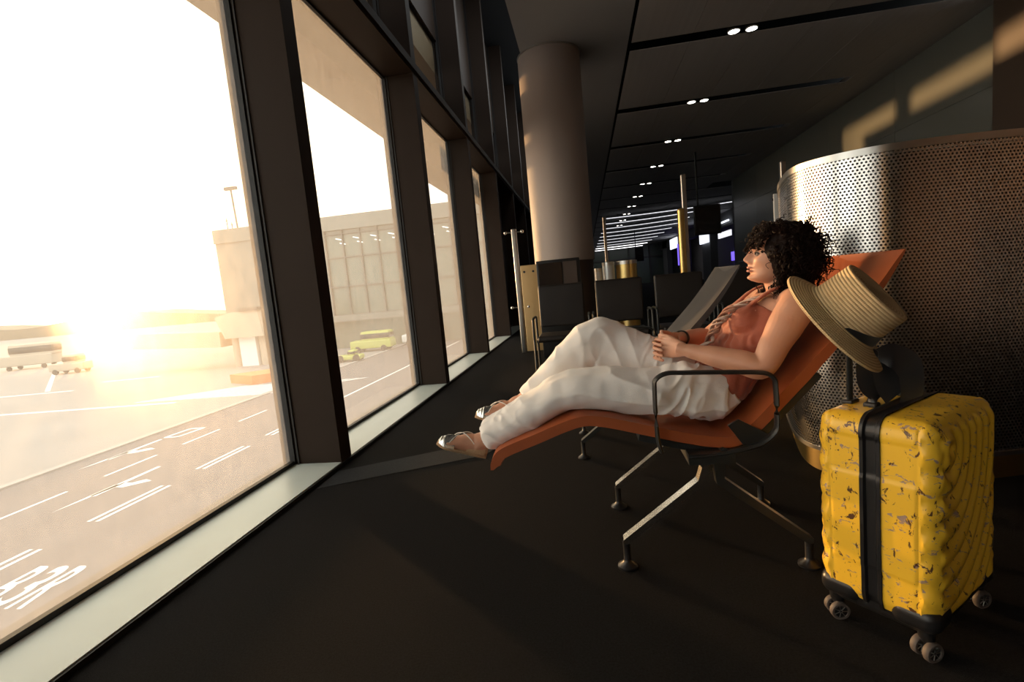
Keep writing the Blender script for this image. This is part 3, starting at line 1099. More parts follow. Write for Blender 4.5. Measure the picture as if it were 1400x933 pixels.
def head_mesh():
    nz_, na = 110, 160
    vs, fs = [], []
    for i in range(nz_ + 1):
        z = 0.215 * i / nz_
        xf, xb, w = interp(FRONT, z), interp(BACK, z), interp(WID, z)
        cx = (xf + xb) / 2
        ax = (xf - xb) / 2
        for k in range(na):
            a = 2 * PI * k / na
            # cluster samples at the face
            a = a - 0.45 * math.sin(a)
            c, s_ = math.cos(a), math.sin(a)
            ex = 2.0 / 2.35
            x = cx + ax * math.copysign(abs(c) ** ex, c)
            y = w * math.copysign(abs(s_) ** ex, s_)
            if c > 0:
                ay = abs(y)
                d = 0.0
                # nose: bridge, tip, wings
                d += 0.021 * gs(z, .079, .0115) * gs(ay, 0, .0105)
                d += 0.017 * gs(z, .093, .013) * gs(ay, 0, .0090)
                d += 0.009 * gs(z, .108, .012) * gs(ay, 0, .0090)
                d += 0.011 * gs(z, .0745, .0065) * gs(ay, .0125, .0060)
                # mouth
                d += 0.0105 * gs(z, .0555, .0052) * gs(ay, 0, .017)
                d += 0.0110 * gs(z, .0415, .0055) * gs(ay, 0, .016)
                d -= 0.0035 * gs(z, .0485, .0022) * gs(ay, 0, .022)
                d += 0.006 * gs(z, .063, .005) * gs(ay, 0, .010)
                d -= 0.004 * gs(z, .030, .006) * gs(ay, 0, .02)
                d += 0.011 * gs(z, .017, .012) * gs(ay, 0, .020)
                # brow, sockets, lids, cheeks
                d += 0.005 * gs(z, .122, .008) * gs(ay, .026, .02)
                d -= 0.013 * gs(z, .1045, .0105) * gs(ay, .029, .0145)
                d += 0.0085 * gs(z, .1035, .0062) * gs(ay, .030, .0115)
                d += 0.0030 * gs(z, .1075, .0020) * gs(ay, .030, .0125)
                d += 0.005 * gs(z, .080, .016) * gs(ay, .043, .016)
                d -= 0.004 * gs(z, .052, .012) * gs(ay, .040, .010)
                x += d
                if ay > 0.03:
                    y += math.copysign(0.25 * d, y) * min(1, (ay - .03) / .03)
            vs.append(hw(x, y, z))
    for i in range(nz_):
        for k in range(na):
            a, b = i * na + k, i * na + (k + 1) % na
            fs.append((a, b, b + na, a + na))
    fs.append(tuple(reversed(range(na))))
    fs.append(tuple(range(nz_ * na, (nz_ + 1) * na)))
    return vs, fs


SHN, SHF = V((0.705, 1.835, 0.895)), V((0.705, 2.165, 0.895))
ELN, ELF = V((0.568, 1.775, 0.703)), V((0.50, 2.235, 0.755))
WRN, WRF = V((0.335, 1.875, 0.765)), V((0.35, 2.06, 0.785))

bd = MB()
# torso (oval sections along the reclined spine)
UPT = (-0.75, 0, 0.62)
TORSO = [((0.44, 2.0, 0.575), (0.165, 0.095)), ((0.51, 2.0, 0.655), (0.155, 0.092)), ((0.575, 2.0, 0.735), (0.138, 0.085)), ((0.64, 2.0, 0.815), (0.150, 0.095)),
         ((0.69, 2.0, 0.875), (0.155, 0.088)), ((0.715, 2.0, 0.912), (0.115, 0.068)), ((0.722, 2.0, 0.94), (0.060, 0.05))]
bd.tube([p for p, r in TORSO], [r for p, r in TORSO], 32, UPT, sub=6)
for yy in (1.935, 2.065):
    bd.sphere((0.578, yy, 0.845), (0.062, 0.058, 0.060), 20, 12)
# neck
bd.tube([(0.730, 2.0, 0.905), (0.716, 2.0, 0.955), (0.702, 1.997, 1.01), (0.70, 1.996, 1.05)], [(0.060, 0.058), (0.050, 0.050), (0.048, 0.049), (0.05, 0.052)], 24, (-1, 0, 0), sub=5)
# arms
bd.tube([SHN + V((0.0, 0.05, 0.01)), SHN, SHN + (ELN - SHN) * .3, SHN + (ELN - SHN) * .65, ELN, ELN + (WRN - ELN) * .22, ELN + (WRN - ELN) * .55, ELN + (WRN - ELN) * .85, WRN, WRN + (WRN - ELN) * .1],
        [(.05, .052), (.058, .060), (.056, .058), (.048, .049), (.040, .041), (.043, .043), (.038, .038), (.029, .028), (.026, .022), (.026, .02)], 24, (0.3, 0.2, 1), sub=6)
bd.tube([SHF + V((0.0, -0.05, 0.01)), SHF, SHF + (ELF - SHF) * .3, SHF + (ELF - SHF) * .65, ELF, ELF + (WRF - ELF) * .22, ELF + (WRF - ELF) * .55, ELF + (WRF - ELF) * .85, WRF, WRF + (WRF - ELF) * .12],
        [(.05, .052), (.058, .060), (.054, .056), (.047, .048), (.040, .041), (.042, .042), (.037, .037), (.028, .027), (.025, .021), (.025, .02)], 24, (0.3, 0.2, 1), sub=6)
# legs inside the trousers
HN, KN, AN = V((0.44, 1.905, 0.58)), V((-0.055, 1.885, 0.640)), V((-0.455, 1.89, 0.455))
HF, KF, AF = V((0.43, 2.095, 0.59)), V((0.045, 2.085, 0.83)), V((-0.305, 2.06, 0.562))
for H_, K_, A_ in ((HN, KN, AN), (HF, KF, AF)):
    bd.tube([H_, H_ + (K_ - H_) * .35, H_ + (K_ - H_) * .75, K_, K_ + (A_ - K_) * .25, K_ + (A_ - K_) * .6, K_ + (A_ - K_) * .88, A_, A_ + (A_ - K_) * .03],
            [.085, .078, .062, .054, .055, .044, .034, .033, .033], 24, (0, 0.2, 1), sub=4)


def foot(A_, heel, toe, up):
    heel, toe, up = V(heel), V(toe), V(up)
    d = toe - heel
    P = [heel + d * .02, heel + d * .16, heel + d * .38, heel + d * .62, heel + d * .82, heel + d * .97]
    hts = [.030, .042, .040, .028, .020, .013]
    wd = [.026, .030, .031, .038, .041, .026]
    bd.tube([p + up * (h * 0.72 + 0.008) for p, h in zip(P, hts)], [(w, h) for w, h in zip(wd, hts)], 20, up, sub=5)
    bd.tube([A_, heel + d * .13 + up * .055, heel + d * .2 + up * .03], [(.033, .036), (.034, .042), (.03, .03)], 18, d, sub=4)


NH, NT, NU = V((-0.452, 1.885, 0.394)), V((-0.618, 1.87, 0.452)), V((0.30, 0, 0.954))
FH, FT, FU = V((-0.312, 2.055, 0.490)), V((-0.490, 2.03, 0.512)), V((0.15, 0, 0.99))
foot(AN, NH, NT, NU)
foot(AF, FH, FT, FU)


def finger(pts, r0, r1):
    n = len(pts)
    bd.tube(pts, [(r0 + (r1 - r0) * i / (n - 1)) for i in range(n)], 10, (0.2, 0.1, 1), sub=4)
    bd.sphere(pts[-1], r1, 10, 8)


# near (left) hand: back of the hand to the viewer, fingers folded over the other hand
bd.tube([WRN, (0.315, 1.90, 0.768), (0.292, 1.925, 0.768), (0.272, 1.945, 0.766)], [(.020, .026), (.018, .034), (.016, .038), (.013, .036)], 18, (0, 0, 1), sub=4)
for q, (dz, ln_) in enumerate(((0.029, .95), (0.0095, 1.0), (-0.0095, .96), (-0.028, .82))):
    z = 0.766 + dz
    finger([(0.277, 1.938, z), (0.262, 1.956, z + .002), (0.2515 + (1 - ln_) * .03, 1.982, z + .001), (0.262, 2.004, z - .003), (0.279, 2.014, z - .006)], .0080, .0066)
finger([(0.318, 1.905, 0.792), (0.298, 1.925, 0.806), (0.280, 1.945, 0.812), (0.266, 1.962, 0.813)], .0105, .0082)
# far (right) hand laced into it
bd.tube([WRF, (0.325, 2.035, 0.782), (0.300, 2.008, 0.776), (0.282, 1.992, 0.772)], [(.020, .025), (.018, .033), (.016, .037), (.013, .035)], 18, (0, 0, 1), sub=4)
for q, dz in enumerate((0.0205, 0.001, -0.0185, -0.0365)):
    z = 0.768 + dz
    finger([(0.285, 1.998, z), (0.265, 1.985, z + .001), (0.243, 1.962, z + .001), (0.2405, 1.940, z), (0.2515, 1.918, z - .003), (0.262, 1.908, z - .006)], .0078, .0064)
finger([(0.322, 2.03, 0.803), (0.300, 2.005, 0.816), (0.283, 1.980, 0.822), (0.272, 1.958, 0.828)], .0100, .0080)
hv, hf = head_mesh()
bd.add(hv, hf)
for sy in (-1, 1):
    bd.sphere(hw(-.005, sy * .073, .09), (.017, .008, .03), 12, 8)
body = remesh(bd, 0.0031, 2, 0.45)
body.build('body', M_skin, person)

for sy in (-1, 1):
    ctr = (.0745, sy * .0305, .1045)
    e_ = MB()
    e_.sphere(hw(*ctr), 0.0115, 16, 10)
    eo = e_.build('eye', M_eye, person)
    MB().sphere(hw(ctr[0] + .0085, ctr[1] + sy * .001, ctr[2]), 0.0050, 12, 8).build('iris', M_iris, eo)
    MB().tube([hw(.0865 - .35 * abs(t) * .03, sy * (.0305 + .016 * t), .1085 - .004 * t * t) for t in (-1, -.5, 0, .5, 1)], [.0006, .0015, .0018, .0018, .0008], 6).build('eyelash', M_hair, person)
    MB().tube([hw(.094 - .006 * abs(t), sy * (.029 + .018 * t), .1215 + .003 - .003 * t * t) for t in (-1, -.5, 0, .5, 1)], [.0008, .0022, .0024, .002, .0006], 6).build('eyebrow', M_hair, person)
for z, h_, nm in ((.0545, .0040, 'upper_lip'), (.0420, .0046, 'lower_lip')):
    MB().tube([hw(.0935 - .016 * t * t * 1.1 + (.0025 if z > .05 else .0015), .021 * t, z + (.0015 * (1 - abs(t)) * (1 if z < .05 else -1)) * 0 - .001 * abs(t)) for t in (-1, -.6, -.25, 0, .25, .6, 1)],
              [(.0010, .0008), (.0032, .0028), (.0042, h_), (.0044, h_), (.0042, h_), (.0032, .0028), (.0010, .0008)], 10).build(nm, M_lip, person)

# camisole: the torso sections a little wider, open at the neckline
cam_mb = MB()
TS = [((0.45, 2.0, 0.590), (0.158, 0.098)), ((0.49, 2.0, 0.632), (0.166, 0.106)), ((0.53, 2.0, 0.68), (0.158, 0.099)), ((0.58, 2.0, 0.74), (0.148, 0.095)), ((0.640, 2.0, 0.815), (0.157, 0.102)), ((0.672, 2.0, 0.853), (0.158, 0.099))]
cam_mb.tube([p for p, r in TS], [r for p, r in TS], 40, UPT, sub=6)
for yy in (1.935, 2.065):
    cam_mb.sphere((0.574, yy, 0.842), (0.064, 0.062, 0.063), 22, 14)
for sy in (-1, 1):
    yy = 2.0 + sy * 0.095
    cam_mb.tube([(0.545, 2.0 + sy * 0.066, 0.878), (0.598, yy - sy * .01, 0.918), (0.655, yy, 0.954), (0.705, yy, 0.962), (0.765, yy, 0.925), (0.80, yy - sy * .01, 0.855)],
                [(.024, .006), (.020, .006), (.016, .006), (.015, .006), (.016, .006), (.03, .008)], 12, (-0.5, 0, 0.8), sub=5)
cm_ = remesh(cam_mb, 0.005, 10, 0.6, lambda p, n: 0.0022 * math.sin(p.z * 95 + 22 * noise.noise(p * 9)) * (1 if p.z < 0.80 else 0.3))
cm_.build('camisole', M_top, person)


# trousers
def ridge(v):
    r = 1 - abs(noise.noise(v)) * 2.4
    return max(0.0, r) ** 2 if r > 0 else 0.0


def fold(p, n):
    far = p.y > 1.995
    # long pulls running down the legs
    if far:
        s_ = p.x * 15 + p.z * 3.0
        d = 0.011 * ridge(V((s_ * .62, p.y * 6, p.z * 2.2 + 3))) * max(0.25, 1 - abs(p.x + .02) / .42)
    else:
        s_ = p.z * 16 + p.x * 3.5
        d = 0.010 * ridge(V((p.x * 3.0 + 1.7, p.y * 7, s_ * .55)))
    waist = max(0, 1 - abs(p.x - 0.34) / 0.17)
    d += 0.014 * waist * ridge(V((p.x * 17 - p.z * 9, p.y * 5, p.z * 5 + p.x * 6)))
    hem = max(0, 1 - abs(p.x + 0.40) / 0.14)
    d += 0.009 * hem * ridge(V((p.x * 12 + p.z * 14, p.y * 22, p.z * 6)))
    d += 0.0035 * noise.noise(V((p.x * 22, p.y * 22, p.z * 22)))
    return d - 0.006


tr = MB()
tr.tube([(0.50, 2.0, 0.60), (0.43, 2.0, 0.575), (0.36, 2.0, 0.60), (0.28, 2.0, 0.63)], [(.165, .085), (.195, .105), (.18, .095), (.10, .06)], 32, (-0.3, 0, 1), sub=5)
tr.tube([(0.46, 1.905, 0.575), (0.34, 1.895, 0.598), (0.16, 1.885, 0.622), (-0.02, 1.88, 0.640), (-0.12, 1.88, 0.625), (-0.20, 1.88, 0.582), (-0.32, 1.885, 0.512), (-0.40, 1.888, 0.474), (-0.422, 1.889, 0.462)],
        [(.095, .10, .085), (.105, .108, .085), (.105, .092, .085), (.098, .080, .075), (.092, .078, .07), (.092, .078, .066), (.090, .076, .060), (.088, .072, .055), (.078, .062, .05)], 36, (0, 0, 1), sub=6)
tr.tube([(0.45, 2.095, 0.60), (0.33, 2.10, 0.665), (0.20, 2.10, 0.745), (0.10, 2.098, 0.800), (0.035, 2.092, 0.825), (-0.04, 2.085, 0.790), (-0.12, 2.08, 0.715), (-0.20, 2.07, 0.640), (-0.265, 2.062, 0.590), (-0.285, 2.06, 0.575)],
        [(.10, .09, .09), (.095, .085, .12), (.088, .075, .17), (.08, .068, .19), (.078, .066, .16), (.078, .066, .12), (.078, .062, .10), (.080, .060, .085), (.078, .056, .07), (.070, .05, .06)], 36, (0, 0, 1), sub=6)
tro = remesh(tr, 0.0050, 5, 0.5, fold)
tro.build('trousers', M_linen, person)

# espadrilles
for H_, T_, U_, lb in ((NH, NT, NU, 'near'), (FH, FT, FU, 'far')):
    d = (T_ - H_)
    L = d.length
    dn = d.normalized()
    sd = dn.cross(U_).normalized()
    un = sd.cross(dn)
    MX = Matrix((dn, sd, un)).transposed()
    P = [(-.012, .020), (.02, .030), (.06, .031), (.10, .036), (.145, .042), (L - .02, .041), (L - .004, .035), (L + .009, .025), (L + .015, .011)]
    sole = MB().tube([H_ + MX @ V((x, 0, 0.004 + .012 * max(0, (x - .13) / .08) ** 2)) for x, w in P], [(w, .0115) for x, w in P], 20, un, sub=6)
    so_ = sole.build('espadrille_sole', M_jute, person)
    so_['label'] = 'jute sole'
    tq = [(.118, .042, .040), (.140, .042, .038), (.160, .041, .034), (L - .012, .036, .029), (L + .004, .025, .020), (L + .012, .009, .008)]
    toe = MB().tube([H_ + MX @ V((x, 0, 0.010 + .010 * max(0, (x - .13) / .08) ** 2)) for x, w, h in tq], [(w, h + .004, .004) for x, w, h in tq], 22, un, sub=5)
    to_ = toe.build('toe_cap', M_silver, person)
    to_['label'] = 'silver toe cap'
    hq = [(-.012, .018, .035), (.0, .029, .046), (.03, .0325, .040), (.055, .033, .026), (.07, .034, .012)]
    MB().tube([H_ + MX @ V((x, 0, 0.012)) for x, w, h in hq], [(w, h, .006) for x, w, h in hq], 22, un, sub=4).build('heel_counter', M_jute, person)
    MB().tube([H_ + MX @ V(p) for p in ((.142, .036, .03), (.125, .022, .056), (.10, 0.0, .072), (.07, -.03, .070), (.045, -.034, .05))], .0018, 6, un, sub=4).tube(
        [H_ + MX @ V(p) for p in ((.142, -.036, .03), (.125, -.02, .057), (.10, 0.004, .073), (.07, .03, .070), (.045, .034, .05))], .0018, 6, un, sub=4).build('lace', M_white, person)

# twisted scarf
base = cr([(0.655, 1.915, 0.940), (0.622, 1.925, 0.926), (0.575, 1.945, 0.905), (0.525, 1.955, 0.880), (0.485, 1.955, 0.845), (0.462, 1.965, 0.805), (0.445, 1.965, 0.770), (0.40, 1.97, 0.735)], 12)
scm = {0: MB(), 1: MB()}
for q in range(7):
    ph, wob = q * 0.9, q * 7.3
    pts, rr = [], []
    for i, p in enumerate(base):
        g = min(1, i / 34)
        a = ph + i * (0.20 + 0.03 * (q % 3))
        amp = 0.003 + 0.015 * g + 0.010 * g * noise.noise(V((i * .09, wob, 0)))
        pts.append(p + V((-0.55, -0.1, 0.8)) * (0.006 + amp * .7 * math.cos(a)) + V((0, 1, 0)) * amp * 1.25 * math.sin(a))
        rr.append(((0.0026 + 0.0038 * g) * (1 + .6 * noise.noise(V((i * .25, wob, 2)))), 0.0026 + .001 * g))
    scm[q % 2].tube(pts, rr, 8, (0, 0, 1))
scm[0].build('scarf', M_scarf, person)
scm[1].build('scarf_fringe', M_scarf2, person)
wd_ = (ELF - WRF).normalized()
wa = wd_.cross(V((0, 0, 1))).normalized()
wb = wa.cross(wd_)
wc_ = WRF + wd_ * 0.022
MB().tube([wc_ + wa * (.0315 * math.cos(2 * PI * i / 28)) + wb * (.029 * math.sin(2 * PI * i / 28)) for i in range(28)], (.003, .008), 8, wd_, closed=True).build('wrist_band', M_blk, person)

# curly hair
hr = MB()
skull = [hw(x, y, z) for x, y, z in ()]
cap = MB()
hc = hw(-.022, 0, .128)
HM = Matrix((FW, LT, UPH)).transposed()
cap.sphere(hw(-.026, 0, .128), (.108, .106, .102), 28, 18, HM)
cap.sphere(hw(-.01, .03, .10), (.062, .070, .085), 24, 14, HM)
cap.sphere(hw(-.01, -.03, .10), (.062, .070, .085), 24, 14, HM)
cap.sphere(hw(-.060, 0, .075), (.095, .110, .095), 24, 14, HM)
cap.sphere(hw(.010, 0, .165), (.075, .078, .05), 20, 12, HM)
cap.sphere(hw(-.060, 0, .000), (.070, .100, .075), 20, 12, HM)
capm = remesh(cap, 0.008, 2, 0.5, lambda p, n: 0.008 * noise.noise(p * 42) + .004 * noise.noise(p * 90))
hr.add(capm.v, capm.f)
rnd = random.Random(11)


def curl(root, direction, length, rad, turns, thick, grav=0.35):
    n = int(10 + turns * 7)
    d = V(direction).normalized()
    p = V(root)
    a0 = rnd.random() * 6.28
    pts, rr = [], []
    for i in range(n):
        t = i / (n - 1)
        d = (d + V((0, 0, -1)) * grav / n * 2.0).normalized()
        p = p + d * (length / n)
        s1 = d.cross(V((0.3, 0.5, 0.9))).normalized()
        s2 = d.cross(s1)
        a = a0 + turns * 2 * PI * t
        q = p + (s1 * math.cos(a) + s2 * math.sin(a)) * rad * min(1, t * 3 + .2)
        pts.append(q)
        rr.append(thick * (1 - .6 * t))
    hr.tube(pts, rr, 4, (0.3, 0.4, 0.86), cap=False)


for i in range(900):
    th = rnd.random() * 2 * PI
    zz = rnd.uniform(-0.015, .218)
    a = th
    fx, sy = math.cos(a), math.sin(a)
    w = math.sqrt(max(0.02, 1 - ((zz - .11) / .125) ** 2))
    x, y = -.026 + .105 * fx * w, .102 * sy * w
    if x > .030 and zz < .165:
        continue
    if x > .018 and zz < .10:
        continue
    root = hw(x, y, zz)
    out_ = (root - hw(-.022, 0, .10)).normalized()
    if zz > .16 and x > .03:
        dirn = out_ + FW * .35 - UPH * .4
        ln_ = rnd.uniform(.035, .055)
    else:
        dirn = out_ * 0.55 + V((rnd.uniform(-.5, .5), rnd.uniform(-.5, .5), rnd.uniform(-.9, .05)))
        ln_ = rnd.uniform(.05, .09) * (.55 if zz > .19 else 1)
    curl(root, dirn, ln_, rnd.uniform(.005, .0090), rnd.uniform(1.6, 3.0), rnd.uniform(.0020, .0034), .6)
# fringe and the locks beside the cheek and neck
for i in range(110):
    y = rnd.uniform(-.066, .072)
    z = rnd.uniform(.138, .190)
    curl(hw(interp(FRONT, z) + .004 - abs(y) * .35, y, z), FW * .75 - UPH * .75 + LT * (y * 6 + rnd.uniform(-.3, .3)), rnd.uniform(.028, .044), rnd.uniform(.004, .007), rnd.uniform(1.2, 2.0), rnd.uniform(.0020, .0032), .5)
for i in range(150):
    sy = 1 if i < 115 else -1
    x = rnd.uniform(-.05, .030)
    z = rnd.uniform(.03, .135)
    if x > .012 and z < .085:
        x -= .04
    curl(hw(x, sy * (.080 + rnd.uniform(0, .018) - max(0, x) * .25), z), LT * sy * .22 - UPH + FW * rnd.uniform(-.1, .25), rnd.uniform(.08, .135), rnd.uniform(.004, .007), rnd.uniform(2.2, 3.8), rnd.uniform(.0018, .0030), .3)
hr.build('hair', M_hair, person)

# ================================================================== suitcase
SU, SV = V((0.64, -0.768, 0)), V((0.768, 0.64, 0))      # through the thickness, along the width
ST, SW_, SZ0, SZ1 = 0.285, 0.405, 0.085, 0.625
SC = V((0.612, 1.500, 0)) + SU * (ST / 2) + SV * (SW_ / 2)
SM = Matrix((SU, SV, V((0, 0, 1)))).transposed()
su = thing('suitcase', (SC.x, SC.y, 0), 'yellow hard shell cabin suitcase with brown marbling standing at the right', 'suitcase')


def shell_disp(p, n):
    u, v, z = p.x, p.y, p.z
    d = 0.0
    if abs(n.x) > 0.6:            # the two big faces: shell-like ribs running out from the upper corner
        cv, cz = -SW_ / 2 + 0.07, 0.20
        rr = math.hypot((v - cv) * 1.0, (z - cz) * (0.9 if z > cz else 0.72))
        ed = min(1, max(0, (SW_ / 2 - 0.022 - abs(v)) / 0.03)) * min(1, max(0, (0.275 - 0.02 - abs(z)) / 0.03))
        d += 0.0130 * (abs(math.sin(rr * PI / 0.044)) - 0.5) * ed
    if abs(n.x) > 0.25 and abs(n.y) > 0.25:
        d += 0.0030 * math.cos((z - 0.19) * 2 * PI / 0.075)
    if abs(n.y) > 0.7:            # side: raised panels by the zip
        for zc in (0.16, -0.02, -0.20):
            a = min(1, max(0, (0.055 - abs(z - zc)) / 0.006)) * min(1, max(0, (0.075 - abs(abs(u) - 0.055)) / 0.006)) * (1 if abs(u) < 0.098 else 0)
            d -= 0.0028 * a * (1 if zc != -0.02 else 0)
        d -= 0.0035 * gs(abs(u), 0.103, 0.004)
    return d


sb = MB().rbox((0, 0, 0), (ST / 2, SW_ / 2, (SZ1 - SZ0) / 2), 0.045, 7, (44, 62, 84), None, shell_disp)
parts = {'front': [], 'band': [], 'back': []}
BW0, BW1 = -0.028, 0.024
for f in sb.f:
    c = sum((sb.v[i].x for i in f), 0.0) / len(f)
    parts['back' if c < BW0 else ('front' if c > BW1 else 'band')].append(f)
SCZ = V((SC.x, SC.y, (SZ0 + SZ1) / 2))
for nm, m in (('front', M_yellow), ('back', M_yellow), ('band', M_blk)):
    used = sorted({i for f in parts[nm] for i in f})
    ix = {v: k for k, v in enumerate(used)}
    mb = MB()
    shrink = 1.0
    vs = []
    for i in used:
        p = sb.v[i].copy()
        if nm == 'band':
            q = V((0, p.y, p.z))
            fac = 0.004 * (1 if abs(p.x - (BW0 + BW1) / 2) > 0.012 else -1)
            L_ = V((0, max(-SW_ / 2 + .05, min(SW_ / 2 - .05, p.y)), max(-.225, min(.225, p.z))))
            dd = (V((0, p.y, p.z)) - L_)
            if dd.length > 1e-6:
                p += dd.normalized() * fac
        # wheel corners cut up at the bottom
        vs.append(SCZ + SM @ p)
    mb.add(vs, [tuple(ix[i] for i in f) for f in parts[nm]])
    o = mb.build('zip_band' if nm == 'band' else nm + '_shell', m, su)
# black feet under the corners and the base
bb = MB().rbox((0, 0, 0), (ST / 2 - 0.012, SW_ / 2 - 0.015, 0.035), 0.025, 4, (6, 8, 2))
bb.v = [V((SC.x, SC.y, SZ0 + 0.012)) + SM @ p for p in bb.v]
bb.build('base', M_blk, su)
for su_ in (-1, 1):
    for sv_ in (-1, 1):
        # corner guard
        g = MB().rbox((0, 0, 0), (0.055, 0.055, 0.035), 0.03, 4, (3, 3, 2))
        g.v = [V((SC.x, SC.y, SZ0 + 0.025)) + SM @ (p + V((su_ * (ST / 2 - 0.054), sv_ * (SW_ / 2 - 0.054), 0))) for p in g.v]
        g.build('corner_guard', M_blk, su)
        wc = V((SC.x, SC.y, 0)) + SM @ V((su_ * (ST / 2 - 0.035), sv_ * (SW_ / 2 - 0.032), 0))
        fk = MB().tube([wc + V((0, 0, 0.085)), wc + V((0, 0, 0.06)), wc + V((0.006, 0, 0.035))], [(.02, .02), (.016, .018), (.008, .012)], 14, SU)
        fk = fk.build('caster_fork', M_blk, su)
        ax = (SU * 0.88 - SV * 0.35).normalized() if su_ > 0 else (SU * 0.75 - SV * 0.6).normalized()
        for sgn in (-1, 1):
            q = wc + ax * (sgn * 0.0165) + V((0, 0, 0.0265))
            Mq = Matrix.Translation(q) @ ax.to_track_quat('Z', 'Y').to_matrix().to_4x4()
            wh = MB().lathe([(0.014, -.008), (0.0235, -.0085), (0.0262, -.005), (0.0262, .005), (0.0235, .0085), (0.018, .0085), (.018, .005)], 28, Mq).build('wheel', M_tyre, fk)
            hb_ = MB().lathe([(0, -.006), (.0185, -.006), (.0185, .005), (0, .005)], 24, Mq)
            for j in range(7):
                a = 2 * PI * j / 7
                hb_.tube([Mq @ V((0.003 * math.cos(a), 0.003 * math.sin(a), .006)), Mq @ V((0.0175 * math.cos(a), .0175 * math.sin(a), .006))], .0013, 5, ax, mi=1)
            hb_.build('wheel_hub', [M_blk, M_steel], wh)
# carry handles and telescopic handle
top = V((SC.x, SC.y, SZ1))
hd = MB()
ch_ = [top + SM @ V((-0.045, -0.085, 0.0)), top + SM @ V((-0.045, -0.075, 0.022)), top + SM @ V((-0.045, 0.0, 0.030)), top + SM @ V((-0.045, 0.075, 0.022)), top + SM @ V((-0.045, 0.085, 0.0))]
hd.tube(ch_, [(.012, .006), (.013, .007), (.013, .008), (.013, .007), (.012, .006)], 12, (0, 0, 1), sub=5)
hd.build('carry_handle', M_blk, su)
for vv in (-0.085, 0.085):
    o = MB().rbox((0, 0, 0), (.017, .016, .008), .006, 3)
    o.v = [top + SM @ (p + V((-0.045, vv, 0.004))) for p in o.v]
    o.build('handle_mount', M_blk, su)
HU = -ST / 2 + 0.036
for vv in (-0.072, 0.072):
    a = top + SM @ V((HU, vv, -0.01))
    b = top + SM @ V((HU, vv, 0.165))
    MB().tube([a, b], (.0125, .007), 12, SU).build('telescopic_tube', M_frame, su)
    o = MB().rbox((0, 0, 0), (.016, .022, .007), .005, 3)
    o.v = [top + SM @ (p + V((HU, vv, 0.003))) for p in o.v]
    o.build('tube_collar', M_blk, su)
g0 = [top + SM @ V((HU, -0.085, 0.165)), top + SM @ V((HU, -0.07, 0.18)), top + SM @ V((HU, 0, 0.182)), top + SM @ V((HU, 0.07, 0.18)), top + SM @ V((HU, 0.085, 0.165))]
MB().tube(g0, [(.014, .011), (.016, .014), (.016, .014), (.016, .014), (.014, .011)], 14, (0, 0, 1), sub=5).build('grip', M_blk, su)

# ================================================================== straw hat on the suitcase handle
HA = V((0.63, -0.43, 0.60)).normalized()
hcen = V((0.706, 1.548, 0.872))
hat = thing('straw_hat', tuple(hcen), 'natural straw hat with a black ribbon hung over the suitcase handle', 'hat')
HMx = Matrix.Translation(hcen) @ HA.to_track_quat('Z', 'Y').to_matrix().to_4x4()
prof = [(0.174, -0.014), (0.1755, -0.011), (0.172, -0.008), (0.155, -0.001), (0.135, 0.006), (0.117, 0.011), (0.109, 0.017), (0.1055, 0.027), (0.1035, 0.055), (0.1015, 0.090), (0.100, 0.114), (0.098, 0.119), (0.093, 0.118), (0.070, 0.114), (0.035, 0.112), (0.001, 0.112)]
prof = [(p.x, p.y) for p in cr(prof, 3)]
inn = [(max(r - 0.004, 0.001) if z > 0.02 else r, z - 0.004) for r, z in reversed(prof)]
hm = MB().lathe(prof + inn[:-2], 96, HMx, uv=True)
hm.build('crown_and_brim', M_straw, hat)
# black ribbon round the crown with a bow hanging down
rb = MB()
iv = HMx.inverted().to_3x3() @ V((0.45, -0.35, -0.80))
a0 = math.atan2(iv.y, iv.x)
vs, fs = [], []
for k in range(41):
    t = k / 40 * 2 - 1
    a = a0 + t * 1.25
    top_z = 0.017 + 0.034 * (1 - abs(t)) ** 0.6
    for r, z in ((0.108, 0.016), (0.112, 0.016), (0.108 - (top_z - .014) * .09, top_z), (0.104 - (top_z - .014) * .09, top_z)):
        vs.append(HMx @ V((r * math.cos(a), r * math.sin(a), z)))
for k in range(40):
    for j in range(4):
        fs.append((k * 4 + j, k * 4 + (j + 1) % 4, k * 4 + 4 + (j + 1) % 4, k * 4 + 4 + j))
rb.add(vs, fs)
rb.build('ribbon_band', M_ribbon, hat)


def strip(mb, pts, w, side, th=0.0012):
    mb.tube(pts, [(ww, th) for ww in w], 10, side, sub=6)


bw0 = HMx @ V((0, 0, 0))
bow = MB()
kb = V((0.768, 1.497, 0.772))
for pts, w in (([kb, kb + V((0.045, -0.01, -0.005)), kb + V((0.085, -0.01, -0.04)), kb + V((0.098, 0.0, -0.10)), kb + V((0.10, 0.01, -0.135))], [.012, .034, .044, .042, .040]),
               ([kb, kb + V((0.02, 0.0, -0.03)), kb + V((0.035, 0.0, -0.08)), kb + V((0.055, 0.005, -0.125))], [.012, .036, .042, .034]),
               ([kb, kb + V((-0.02, 0.01, -0.03)), kb + V((-0.01, 0.01, -0.085)), kb + V((0.02, 0.012, -0.12))], [.01, .024, .030, .022])):
    strip(bow, pts, w, (0.35, -0.93, 0.1))
bow.sphere(kb, (.014, .012, .016), 14, 10)
bow.build('ribbon_bow', M_ribbon, hat)

